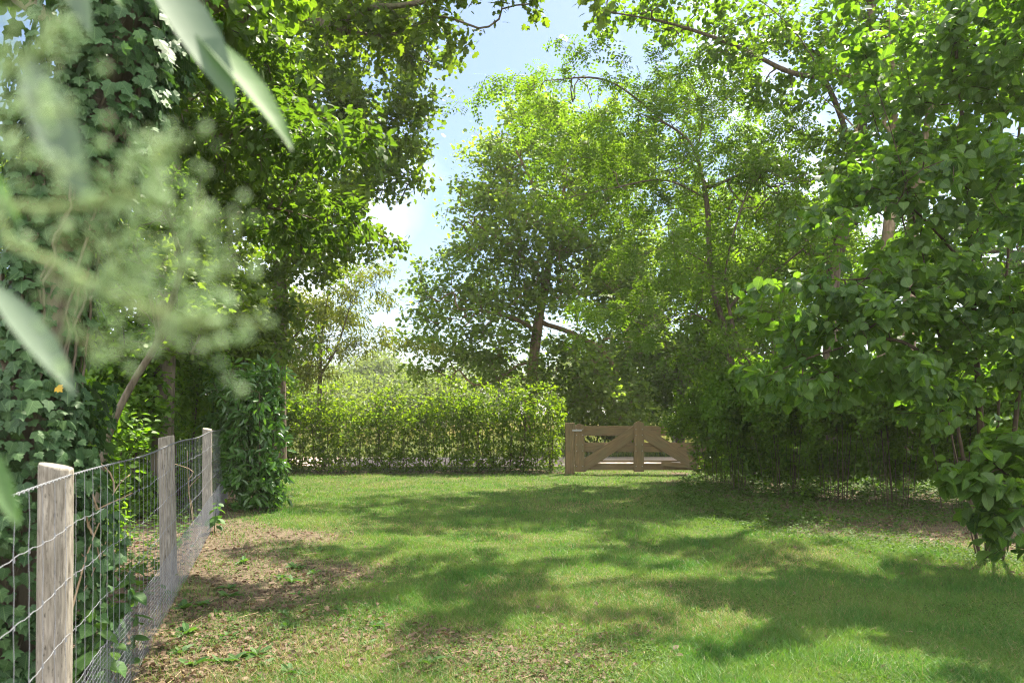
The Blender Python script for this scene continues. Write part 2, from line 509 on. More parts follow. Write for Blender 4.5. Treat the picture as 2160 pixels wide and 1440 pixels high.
def bare(x, y):
    """0 = closed turf, 1 = bare earth (by the fence, under the shrubs at the right and along the hedge)"""
    n = .5 + .25 * np.sin(x * 2.1 + 1.3 * np.sin(y * 1.7)) + .25 * np.sin(y * 2.9 + 1.1 * np.sin(x * 2.7 + 1.))
    df = x - fenceX(y)
    wl = np.clip(2.6 - .22 * (y - 4), .45, 2.8)
    a = np.clip(1.2 - df / wl + (n - .5) * 1.3, 0, 1)
    edge = np.interp(y, [4, 7, 9, 10.5, 12.5, 15, 17], [9, 5.2, 3.9, 2.9, 2.7, 3.4, 4.2])
    b = np.clip((x - edge) / 1.4 + .35 + (n - .5) * 1.1, 0, 1)
    c = np.clip((y - 17.9) / .5, 0, 1) * (y < 20) * (x < 1.4)
    d = np.clip(.25 - ((x - 1.05) / .5) ** 2 - ((y - 4.5) / .25) ** 2 + (n - .5) * 1.3, 0, .8)
    return np.clip(np.maximum(np.maximum(a, b), np.maximum(c, d)), 0, 1)

def axis_pts(lo, hi, near0, near1, fine, coarse_n):
    a = np.arange(near0, near1, fine)
    l = near0 - np.geomspace(fine, near0 - lo, coarse_n)[::-1]
    r = near1 + np.geomspace(fine, hi - near1, coarse_n)
    return np.concatenate([l, a, r])

def build_ground():
    xs = axis_pts(-600, 600, -9, 11, .16, 14); ys = axis_pts(-60, 900, 2, 20, .16, 14)
    X, Y = np.meshgrid(xs, ys)
    fall = ((np.abs(X) < 14) & (Y > -2) & (Y < 20.2))
    Z = np.where(fall, gz(X, Y), 0)
    V = np.stack([X, Y, Z], -1).reshape(-1, 3)
    nx, ny = len(xs), len(ys)
    i = (np.arange(ny - 1)[:, None] * nx + np.arange(nx - 1)[None]).ravel()
    Fc = np.stack([i, i + 1, i + 1 + nx, i + nx], 1)
    m, t, N, L = new_mat('soil and turf')
    v = mapping(t, (1, 1, 1))
    at = N.new('ShaderNodeAttribute'); at.attribute_name = 'lc'
    sp = N.new('ShaderNodeSeparateXYZ'); L.new(at.outputs['Vector'], sp.inputs[0])
    n1 = noise_n(t, v, 9, 6, .65); n2 = noise_n(t, v, 1.1, 4); n3 = noise_n(t, v, 60, 3)
    soil = mixrgb(t, rng_n(t, n1, .35, .68), (.055, .040, .027), (.145, .112, .080))
    turf = mixrgb(t, rng_n(t, n1, .3, .7), (.032, .052, .012), (.075, .090, .026))
    turf = mixrgb(t, rng_n(t, n2, .5, .7, 0, .7), turf, (.115, .105, .045))
    f = rng_n(t, math_n(t, 'ADD', sp.outputs[0], math_n(t, 'MULTIPLY_ADD', n1, .8, -.4)), .35, .75)
    col = mixrgb(t, f, turf, soil)
    b = N.new('ShaderNodeBsdfPrincipled'); L.new(col, b.inputs['Base Color'])
    b.inputs['Roughness'].default_value = .95; b.inputs['Specular IOR Level'].default_value = .1
    L.new(bump_n(t, math_n(t, 'ADD', n1, n3), .7, .02), b.inputs['Normal'])
    o = N.new('ShaderNodeOutputMaterial'); L.new(b.outputs[0], o.inputs['Surface'])
    lc = np.zeros((len(V), 3)); lc[:, 0] = bare(V[:, 0], V[:, 1]) * fall.ravel()
    g = mk('ground', V, Fc, m, lc=lc, smooth=True)
    tag(g, 'wide flat ground of turf and bare earth under the whole garden', 'ground', kind='structure')

build_ground()

def build_road():
    m, t, N, L = new_mat('pinkish road paving')
    v = mapping(t, (1, 1, 1))
    br = N.new('ShaderNodeTexBrick'); L.new(v, br.inputs['Vector'])
    br.inputs['Scale'].default_value = 5; br.inputs['Color1'].default_value = (.36, .25, .20, 1); br.inputs['Color2'].default_value = (.46, .34, .28, 1)
    br.inputs['Mortar'].default_value = (.22, .18, .15, 1); br.inputs['Mortar Size'].default_value = .012
    n1 = noise_n(t, v, .8, 5)
    col = mixrgb(t, rng_n(t, n1, .4, .7, 0, .6), br.outputs['Color'], (.42, .36, .31))
    b = N.new('ShaderNodeBsdfPrincipled'); L.new(col, b.inputs['Base Color']); b.inputs['Roughness'].default_value = .85
    o = N.new('ShaderNodeOutputMaterial'); L.new(b.outputs[0], o.inputs['Surface'])
    bm = bmesh.new()
    xs = np.linspace(-60, 60, 61)
    rows = []
    for x in xs:
        wob = .15 * math.sin(x * .4)
        rows.append([bm.verts.new((x, yy + wob, z)) for yy, z in ((20.6, -.03), (20.7, .02), (22.6, .05), (24.6, .02), (24.7, -.03))])
    for a, b2 in zip(rows, rows[1:]):
        for k in range(4): bm.faces.new((a[k], b2[k], b2[k + 1], a[k + 1]))
    me = bpy.data.meshes.new('road'); bm.to_mesh(me); bm.free(); me.materials.append(m)
    tag(link('road', me), 'pinkish brick road running across behind the gate and hedge', 'road', kind='structure')
build_road()

def blades(name, x, y, z, h, wd, lean, mat, lv, label, cat):
    n = len(x)
    a = rng.uniform(0, 2 * np.pi, n); b = rng.uniform(0, 2 * np.pi, n)
    ld = np.stack([np.cos(a), np.sin(a), 0 * a], 1) * (lean * h)[:, None]
    sd = np.stack([np.cos(b), np.sin(b), 0 * b], 1) * (wd / 2)[:, None]
    p = np.stack([x, y, z], 1)
    m = p + ld * .3; m[:, 2] += h * .6
    tp = p + ld; tp[:, 2] += h
    V = np.stack([p - sd, p + sd, m + sd * .8, m - sd * .8, tp], 1)
    i = np.arange(n) * 5
    Fc = np.stack([np.stack([i, i + 1, i + 2], 1), np.stack([i, i + 2, i + 3], 1), np.stack([i + 3, i + 2, i + 4], 1)], 1).reshape(-1, 3)
    lc = np.zeros((n, 5, 3)); lc[:, :, 1] = [0, 0, .6, .6, 1]; lc[:, :, 2] = lv[:, None]
    o = mk(name, V.reshape(-1, 3), Fc, mat, lc=lc.reshape(-1, 3))
    return tag(o, label, cat, kind='stuff')

def scatter(n, y0, y1, xl, xr, pw=1.0):
    u = rng.uniform(0, 1, n)
    y = 1 / (1 / y0 + u * (1 / y1 - 1 / y0)) if pw == 1 else y0 + u * (y1 - y0)
    x = xl(y) + rng.uniform(0, 1, n) * (xr(y) - xl(y))
    return x, y

def build_lawn():
    x, y = scatter(620000, 3.6, 20.4, lambda y: np.maximum(fenceX(y) - .1, -.72 * y - .3), lambda y: .72 * y + .4)
    bb = bare(x, y)
    keep = rng.uniform(0, 1, len(x)) > bb * np.where(x < 1, .84, .74)
    x, y = x[keep], y[keep]
    patch = .5 + .5 * np.sin(x * 1.7 + 2 * np.sin(y * .8)) * np.sin(y * 2.2 + 1.5 * np.sin(x * .9))
    p2 = .5 + .25 * np.sin(x * 3.7 + 2.2 * np.sin(y * 2.9 + .4)) + .25 * np.sin(y * 5.3 + 1.9 * np.sin(x * 4.1))
    dz = np.clip(1.6 * (np.sin(x * .9 + 1.1 * np.sin(y * 1.3)) * np.sin(y * 1.05 + .8 * np.sin(x * 1.4) + 1.) - .45), 0, .30)
    dry = rng.uniform(0, 1, len(x)) < dz + .07 + .16 * patch * (y < 9) + .3 * bare(x, y)
    h = (rng.gamma(5, .0062, len(x)) + .008) * (.65 + .75 * p2)
    wd = rng.uniform(.0022, .0042, len(x)) * np.clip(y / 6, 1, 2.6)
    ln = rng.uniform(.2, 1.3, len(x))
    lv = np.clip(rng.normal(.45, .25, len(x)) + .35 * (patch - .5) - .45 * (p2 - .5), 0, 1)
    g = ~dry
    blades('lawn_grass', x[g], y[g], gz(x[g], y[g]) - .004, h[g], wd[g], ln[g], M['grass'], lv[g], 'short mown green lawn grass growing across the garden clearing', 'grass')
    blades('dry_grass', x[dry], y[dry], gz(x[dry], y[dry]) - .004, h[dry] * .8, wd[dry] * .9, ln[dry] * 1.5, M['straw'], lv[dry], 'pale dry straw blades scattered through the mown lawn', 'grass')
    # verge between hedge and road, meadow beyond
    n = 60000
    x = rng.uniform(-40, 40, n); y = 24.8 + rng.uniform(0, 1, n) ** 1.5 * 55
    h = rng.gamma(6, .06, n) * np.clip((y - 24) / 8, .35, 1.6); 
    blades('meadow_grass', x, y, 0 * x, h + .05, rng.uniform(.01, .03, n) * np.clip(y / 30, 1, 2.5), rng.uniform(.1, .7, n), M['meadow'], np.clip((y - 30) / 25 + rng.normal(0, .25, n), 0, 1), 'tall pale meadow grass in the field beyond the road', 'grass')
build_lawn()

def litter_leaves():
    xs, ys = [], []
    x, y = scatter(52000, 3.2, 19, lambda y: np.maximum(fenceX(y) - 4, -.72 * y - 1), lambda y: .74 * y + 1)
    wgt = np.where(x < fenceX(y), .55, bare(x, y))
    k = rng.uniform(0, 1, len(x)) < wgt * 1.1 + .02
    x, y = x[k], y[k]
    n = len(x)
    p = np.stack([x, y, gz(x, y) + .008 + rng.uniform(0, .012, n)], 1)
    a = rng.uniform(0, 2 * np.pi, n)
    ax = np.stack([np.cos(a), np.sin(a), rng.normal(0, .25, n)], 1)
    nr = np.array([0, 0, 1.]) + .45 * rng.normal(size=(n, 3))
    V, Fc, lc = leaves_geo('oval', p, ax, nr, rng.uniform(.022, .062, n), rng.uniform(0, 1, n))
    tag(mk('leaf_litter', V, Fc, M['litter'], lc=lc), 'brown fallen leaves scattered along the fence and under the shrubs', 'fallen leaves', kind='stuff')
litter_leaves()

def twigs():
    x, y = scatter(420, 3.6, 14, lambda y: np.maximum(fenceX(y), -.72 * y), lambda y: .72 * y)
    k = rng.uniform(0, 1, len(x)) < bare(x, y) * .9 + .03
    paths = []
    for a, b in zip(x[k], y[k]):
        t = rng.uniform(0, 6.28); l = rng.uniform(.05, .22)
        d = np.array([math.cos(t), math.sin(t), rng.uniform(0, .12)]) * l
        p = np.array([a, b, gz(a, b) + .012])
        paths.append(np.array([p, p + d * .5 + rng.normal(0, .008, 3) * [1, 1, .3], p + d]))
    V, Fc = poly_tube(paths, (.0035, .0018), 4)
    tag(mk('fallen_twigs', V, Fc, M['dry_stem'], smooth=True), 'thin dry twigs lying on the bare earth and lawn edges', 'fallen twigs', kind='stuff')
twigs()

def ground_cover():
    out = []
    def add(x, y, hmax, sz, per):
        n = len(x)
        px = np.repeat(x, per) + rng.normal(0, .06, n * per); py = np.repeat(y, per) + rng.normal(0, .06, n * per)
        hh = np.repeat(rng.uniform(.3, 1, n) * hmax, per) * rng.uniform(.25, 1, n * per)
        p = np.stack([px, py, gz(px, py) + .01 + hh], 1)
        a = rng.uniform(0, 2 * np.pi, n * per)
        ax = np.stack([np.cos(a), np.sin(a), rng.normal(.1, .3, n * per)], 1)
        nr = np.array([0, 0, 1.]) + .4 * rng.normal(size=(n * per, 3))
        out.append(leaves_geo('oval', p, ax, nr, sz * rng.uniform(.6, 1.3, n * per), rng.uniform(0, 1, n * per)))
    n = 4200
    y = rng.uniform(3.4, 19.5, n); x = fenceX(y) - rng.uniform(.15, 7, n)
    add(x, y, .30, .055, 8)
    y = rng.uniform(9.6, 17.5, n); edge = np.interp(y, [9, 10.5, 12.5, 15, 17.5], [4.4, 3.0, 2.8, 3.4, 4.2]); x = edge + rng.uniform(0, 1, n) ** 1.3 * 7
    add(x, y, .16, .05, 5)
    y = rng.uniform(7.2, 13.5, 1500); x = np.interp(y, [7, 9, 10.5, 12.5, 15], [5.0, 3.9, 3.0, 2.9, 3.4]) + rng.normal(.2, .6, 1500)
    add(x, y, .07, .035, 5)
    y = rng.uniform(12.2, 19.6, 4200); x = np.interp(y, [12, 15, 20], [4.2, 4.3, 5.2]) + rng.uniform(0, 1, 4200) * 11
    add(x, y, .45, .06, 8)
    y = rng.uniform(18.0, 19.3, 900); x = rng.uniform(-6.2, 1.3, 900)
    add(x, y, .16, .05, 5)
    x, y = scatter(9000, 3.7, 16, lambda y: fenceX(y) + .1, lambda y: .7 * y)
    kk = np.sin(x * 2.3 + 1.7 * np.sin(y * 1.9)) + np.sin(y * 3.1 + x) > .3
    add(x[kk], y[kk], .035, .02, 5)
    V, Fc, lc, o = [], [], [], 0
    for a, b, c in out:
        V.append(a); Fc.append(b + o); lc.append(c); o += len(a)
    tag(mk('ground_cover', np.concatenate(V), np.concatenate(Fc), M['cover'], lc=np.concatenate(lc)), 'low leafy weeds and clover covering the ground under hedge and shrubs', 'ground cover', kind='stuff')
ground_cover()

# ------------------------------------------------------------------ distant trees beyond the meadow
def far_tree(label, px, top, Y, wpx, n=5200, mat='far', size=.5):
    h = H - (top - HY) / F * Y
    base = P(px, 900, Y); base[2] = 0
    blobs = [(px, HY - (h * .55 - H) * F / Y, Y, wpx * .5, h * .42 * F / Y, wpx / F * Y * .45)]
    for k in range(6):
        blobs.append((px + rng.uniform(-.4, .4) * wpx, top + rng.uniform(.12, .75) * (HY - top), Y + rng.uniform(-2, 2), wpx * rng.uniform(.18, .3), rng.uniform(.13, .2) * (HY - top), wpx / F * Y * .25))
    plant('distant_tree', label, 'tree', [[base, base + [.2, 0, h * .4], base + [-.2, 0, h * .85]]], blobs, 260, .3, 'small', size, n, M[mat], M['bark'],
          'hazy trees beyond the meadow', step=1.2, spread=.55, droop=.1, flat=.1, tilt=.9, zmin=h * .1, r0=.02, kmax=3)
far_tree('hazy pale tree beyond the meadow, the tallest and roundest one', 790, 736, 88, 150)
far_tree('hazy low tree beyond the meadow just right of the tallest rounded one', 905, 775, 92, 150)
far_tree('hazy grey-green tree beyond the meadow just left of the tallest rounded one', 670, 772, 84, 130)
far_tree('hazy tree beyond the meadow farthest left behind the hedge end', 550, 760, 90, 160)
far_tree('hazy tree beyond the meadow straight behind the leaning oak trunk', 1040, 765, 90, 160)
far_tree('hazy tree beyond the meadow seen above the gate rails', 1300, 770, 86, 170)
far_tree('soft green bush in the meadow, lowest one left of the sky gap', 640, 815, 48, 130, size=.3)
far_tree('soft green bush in the meadow below the tallest hazy tree', 790, 805, 52, 140, size=.3)
far_tree('soft green bush in the meadow right of the other two', 930, 800, 50, 140, size=.3)
far_tree('hazy tree beyond the meadow just left of the gate', 1170, 760, 95, 160)
far_tree('hazy tree beyond the meadow farthest right behind the shrubs', 1480, 745, 90, 190)

# ------------------------------------------------------------------ trees on the far side of the hedge
plant('oak_tree', 'leaning oak with a bare brown lower trunk and wide crown behind the hedge', 'tree',
      [[P(1112, 930, 26), P(1120, 810, 26), P(1134, 690, 26), P(1152, 590, 26), P(1172, 480, 26), P(1190, 400, 26), P(1180, 300, 26)],
       [P(1134, 700, 26), P(1085, 672, 25), P(1010, 655, 24.2), P(930, 650, 23.5)], [P(1124, 760, 26), P(1085, 775, 25.2), P(1040, 805, 24.5), P(1000, 812, 24)],
       [P(1150, 600, 26), P(1090, 530, 25.5), P(1000, 470, 25)], [P(1137, 680, 26), P(1200, 700, 25.5), P(1270, 740, 25), P(1310, 800, 24.6)],
       [P(1160, 540, 26), P(1230, 470, 26), P(1300, 400, 26)], [P(1150, 610, 26), P(1240, 620, 27), P(1330, 600, 27)], [P(1172, 480, 26), P(1130, 400, 26), P(1080, 300, 26)]],
      [(1150, 430, 26, 190, 190, 2), (1060, 560, 25.5, 190, 130, 1.8), (960, 640, 24.5, 120, 90, 2), (1050, 420, 26, 60, 105, 2), (1240, 560, 26, 170, 150, 1.8), (1110, 290, 26, 110, 90, 2.4), (1260, 350, 26, 120, 110, 2.4),
       (1050, 740, 24.5, 130, 70, 1.8, .7), (1290, 730, 25.5, 110, 100, 2), (1250, 810, 24.5, 90, 70, 1.5), (905, 700, 24.3, 55, 50, 1.2), (1310, 850, 24.2, 80, 50, 1), (960, 760, 24.2, 90, 50, 1.2, .7), (1340, 640, 26, 90, 120, 1.5), (1210, 790, 24.6, 110, 60, 1.4), (970, 560, 25, 60, 55, 1.2, .7), (1150, 590, 23.6, 110, 80, .8), (1100, 480, 23.8, 110, 80, .8), (1230, 845, 24, 80, 40, .8, 1.2), (1290, 830, 23.8, 70, 50, .8, 1.2), (1200, 760, 23.8, 80, 50, .7)],
      1700, .2, 'lobed', .15, 42000, M['oak'], M['bark_oak'], clump=4, step=.6, spread=.24, droop=.15, flat=.5, zmin=2.2, r0=.009, kmax=2)

plant('willow_tree', 'thin young tree with narrow yellow-green leaves left of the sky gap', 'tree',
      [[P(672, 930, 21.5), P(675, 800, 21.5), P(680, 700, 21.5), P(692, 620, 21.5), P(700, 560, 21.5)], [P(676, 790, 21.5), P(710, 735, 21.3), P(740, 640, 21.2)], [P(680, 720, 21.5), P(650, 640, 21.5)]],
      [(690, 640, 21.5, 70, 70, 1.1), (735, 610, 21.4, 40, 50, .6), (740, 710, 21.2, 75, 40, .8, .6), (640, 690, 21.5, 60, 90, 1), (800, 720, 21.2, 55, 30, .5, .5), (630, 790, 21.4, 60, 50, 1)],
      300, .06, 'lance', .16, 11000, M['willow'], M['bark'], step=.35, spread=.14, droop=.6, flat=.3, tilt=.8, zmin=1.0, r0=.006)

bgs = [('dense tree rising behind the fence at the far left edge', 40, 24, 190, 330, 'maple', 'lobed', .17, 14000),
       ('dense tree behind the leaning mossy stem at the left', 300, 25, 200, 340, 'lime', 'lobed', .17, 15000),
       ('dense tree just behind the glossy laurel bush', 480, 24, 130, 250, 'maple', 'lobed', .16, 12000),
       ('light green tree behind the gate hidden by leafy shrubs', 1430, 27, 150, 200, 'robinia', 'oval', .17, 13000),
       ('light green tree just right of the leaning oak, above the gate', 1330, 31, 120, 230, 'oak', 'oval', .19, 11000),
       ('light green tree between the gate and the two slender trunks', 1540, 28, 120, 330, 'robinia', 'oval', .18, 13000),
       ('light green tree behind the two slender trunks', 1640, 25, 170, 270, 'robinia', 'oval', .16, 15000),
       ('tall tree behind the tan multi-stemmed trunks', 1860, 24, 200, 330, 'thicket', 'oval', .17, 15000),
       ('tall tree at the far right edge behind the hazel', 2120, 23, 210, 330, 'thicket', 'oval', .17, 15000)]
for lab, px, Y, wp, hp, mt, lf, sz, n in bgs:
    b = P(px, 930, Y); b[2] = 0
    cy = 880 - hp
    plant('background_tree', lab, 'tree', [[b, b + [.1, 0, 1.5], b + [-.1, .1, (880 - cy) / F * Y * 1.1]]],
          [(px, cy + 60, Y, wp * .7, hp * .8, 2), (px - wp * .5, cy - 40, Y, wp * .5, hp * .4, 1.5), (px + wp * .5, cy + 30, Y, wp * .5, hp * .45, 1.5), (px, 800, Y - .5, wp * .9, 90, 1.6), (px + wp * .2, cy - hp * .5, Y, wp * .5, hp * .4, 1.5)],
          520, .2, lf, sz, n, M[mt], M['bark'], 'trees beyond the garden boundary', step=.7, spread=.28, droop=.2, tilt=.7, zmin=.5, r0=.009, kmax=3)

b = P(1255, 930, 29); b[2] = 0
plant('field_shrub', 'rounded green shrub just behind the left half of the gate across the road', 'shrub', [[b, b + [.1, 0, .5], b + [.2, 0, 1.2]], [b + [.2, 0, 0], b + [.5, 0, .6], b + [.9, 0, 1.2]], [b - [.2, 0, 0], b + [-.5, 0, .6], b + [-.9, 0, 1.1]]],
      [(1250, 870, 29, 80, 60, 1), (1210, 900, 29, 50, 40, .8), (1310, 905, 29, 45, 35, .8)], 260, .05, 'oval', .15, 4200, M['oak'], M['bark_dark'], step=.4, spread=.15, tilt=.6, r0=.006, woodname='stems', leafname='foliage')

# ------------------------------------------------------------------ young hedge: three plants built, the rest copied
def hedge_plant(lab):
    polys = []
    for k in range(5):
        a = rng.uniform(0, 6.28); d = rng.uniform(.03, .1)
        x, y = d * math.cos(a), d * math.sin(a)
        polys.append([(x, y, 0), (x * 1.8 + rng.normal(0, .03), y * 1.5, .7), (x * 3 + rng.normal(0, .06), y * 2, 1.75 + rng.uniform(-.2, .2))])
    n = 230
    u = rng.uniform(0, 1, n)
    z = .42 + (1.45 + .35 * rng.uniform(-.5, 1)) * u ** .75 + rng.normal(0, .07, n)
    rr = .13 + .16 * np.sqrt(u)
    tips = np.stack([rng.normal(0, 1, n) * rr, rng.normal(0, 1, n) * rr * .8, z], 1)
    low = np.stack([rng.normal(0, .2, 60), rng.normal(0, .16, 60), rng.uniform(.12, .6, 60)], 1)
    shoots = np.stack([rng.normal(0, .17, 16), rng.normal(0, .13, 16), rng.uniform(1.85, 2.3, 16)], 1)
    tips = np.concatenate([tips, shoots])
    return plant('hedge_shrub', lab, 'hedge shrub', polys, None, 0, .016, 'oval', .088, 1200, M['hedge'], M['bark_dark'], 'young shrubs planted as a hedge beside the gate',
                 step=.16, spread=.05, droop=-.15, flat=.0, tilt=.8, r0=.003, kmax=1, woodname='stems', leafname='foliage', tips=np.concatenate([tips, low]))
HL = 'young yellow-green hedge shrub with thin dark stems in the row left of the gate'
protos = [hedge_plant(HL) for _ in range(4)]
xs = np.linspace(-6.1, 1.02, 20)
for i, x in enumerate(xs):
    o = protos[i] if i < 4 else copy_tree(protos[int(rng.integers(0, 4))])
    o.location = (x + rng.normal(0, .04), 18.75 + rng.normal(0, .08), 0)
    o.rotation_euler.z = rng.uniform(0, 6.28)
    s = rng.uniform(.78, 1.08); o.scale = (s * 1.05, s * 1.05, s * (1.0 if x > -3 else .93))
    if i == 19: o['label'] = 'last yellow-green hedge shrub of the row, right beside the gate post'

# ------------------------------------------------------------------ timber gate
def beam(name, p0, p1, wdt, thk, mat, parent, org, point=0.0):
    """a bevelled board from p0 to p1 (its centre line), width in the gate plane, thickness in depth; local x runs along the grain"""
    p0 = np.asarray(p0, float); p1 = np.asarray(p1, float)
    L = float(np.linalg.norm(p1 - p0))
    bm = bmesh.new()
    out = [(0, -wdt / 2), (L, -wdt / 2)] + ([(L + point, 0)] if point else []) + [(L, wdt / 2), (0, wdt / 2)]
    fr = [bm.verts.new((a, b, -thk / 2)) for a, b in out]; bk = [bm.verts.new((a, b, thk / 2)) for a, b in out]
    bm.faces.new(fr[::-1]); bm.faces.new(bk)
    n = len(out)
    for i in range(n): bm.faces.new((fr[i], fr[(i + 1) % n], bk[(i + 1) % n], bk[i]))
    bmesh.ops.bevel(bm, geom=bm.edges[:], offset=.006, segments=2, affect='EDGES')
    bmesh.ops.recalc_face_normals(bm, faces=bm.faces[:])
    me = bpy.data.meshes.new(name); bm.to_mesh(me); bm.free(); me.materials.append(mat)
    o = link(name, me, parent)
    ang = math.atan2(p1[2] - p0[2], p1[0] - p0[0])
    o.rotation_euler = (R(90), -ang, 0)
    from mathutils import Matrix
    ex = Vector((math.cos(ang), 0, math.sin(ang))); ez = Vector((0, -1, 0)); ey = ez.cross(ex)
    m = Matrix((ex, ey, ez)).transposed()
    o.rotation_euler = m.to_euler()
    o.location = tuple(p0 - org)
    return o

GY = 18.0
def G(px, py, dy=0.0):
    q = P(px, py, GY); q[1] += dy
    return q
def build_gate():
    org = G(1346, 1000); org[2] = 0
    g = empty('field_gate', org, 'low brown timber field gate with crossed braces and pointed uprights', 'gate')
    s = GY / F
    for n, (x0, x1, yc, wp) in {'top_rail': (1214, 1492, 908.5, 21), 'middle_rail': (1214, 1492, 943, 20), 'bottom_rail': (1214, 1492, 984, 14)}.items():
        beam(n, G(x0, yc, .02), G(x1, yc, .02), wp * s, .04, M['gate'], g, org)
    beam('lower_slat', G(1234, 972, .02), G(1486, 972, .02), 3.2 * s, .03, M['gate'], g, org)
    beam('brace', G(1226, 985, -.03), G(1343, 907, -.03), 24 * s, .045, M['gate'], g, org)
    beam('brace', G(1350, 907, -.032), G(1474, 985, -.032), 24 * s, .045, M['gate'], g, org)
    for px, top, bot, wp in ((1222, 897, 994, 20), (1346.5, 892, 994, 20.5), (1480, 897, 994, 17)):
        st = beam('upright', G(px, bot, -.08), G(px, top, -.08), wp * s, .05, M['gate'], g, org, .055)
        beam('back_upright', G(px, bot - 1, .066), G(px, top + 1, .066), wp * s * .9, .045, M['gate'], g, org, .05)
    bm = bmesh.new(); bmesh.ops.create_uvsphere(bm, u_segments=8, v_segments=5, radius=.012)
    me = bpy.data.meshes.new('bolt'); bm.to_mesh(me); bm.free(); me.materials.append(M['bolt'])
    for px in (1222, 1346.5, 1480):
        for dx in (-6.5, 6.5):
            for py in (905, 917, 937, 950, 982):
                o = link('bolt', me, g); o.location = tuple(G(px + dx, py, -.108) - org)
    beam('latch', G(1206, 907, -.14), G(1226, 907, -.14), .045, .02, M['bolt'], g, org)
    # post the gate shuts against
    po = G(1202, 1000); po[2] = 0
    p = empty('gate_post', po, 'square brown timber post carrying the gate at the hedge end', 'post')
    beam('post', np.array([po[0], GY + .0, -.1]), G(1202, 893, .0), 19 * s, .2, M['gate'], p, po)
    beam('cap', G(1191.5, 892.4, 0), G(1212.5, 892.4, 0), .018, .22, M['gate'], p, po)
    po = G(1497, 1000); po[2] = 0
    p = empty('gate_post', po, 'square brown timber post half hidden by shrubs at the right gate end', 'post')
    beam('post', np.array([po[0], GY + .0, -.1]), G(1497, 893, .0), 19 * s, .2, M['gate'], p, po)
    # loose board leaning along the bottom rail
    lo = G(1440, 996, -.2)
    b = empty('loose_board', lo, 'loose brown board propped along the foot of the gate', 'board')
    beam('plank', G(1392, 976, -.16), G(1474, 984, -.16), 10 * s, .025, M['gate'], b, lo)
build_gate()
fp = P(1421, 925, 26); fp[2] = 0
o = empty('field_post', fp, 'thin grey fence post in the field behind the gate', 'post')
V, Fc = poly_tube([[fp, fp + [0, 0, .5], fp + [.01, 0, 1.15], fp + [.01, 0, 1.17]]], (.06, .055), 8)
mk('stake', V, Fc, M['post'], o, fp, smooth=True)

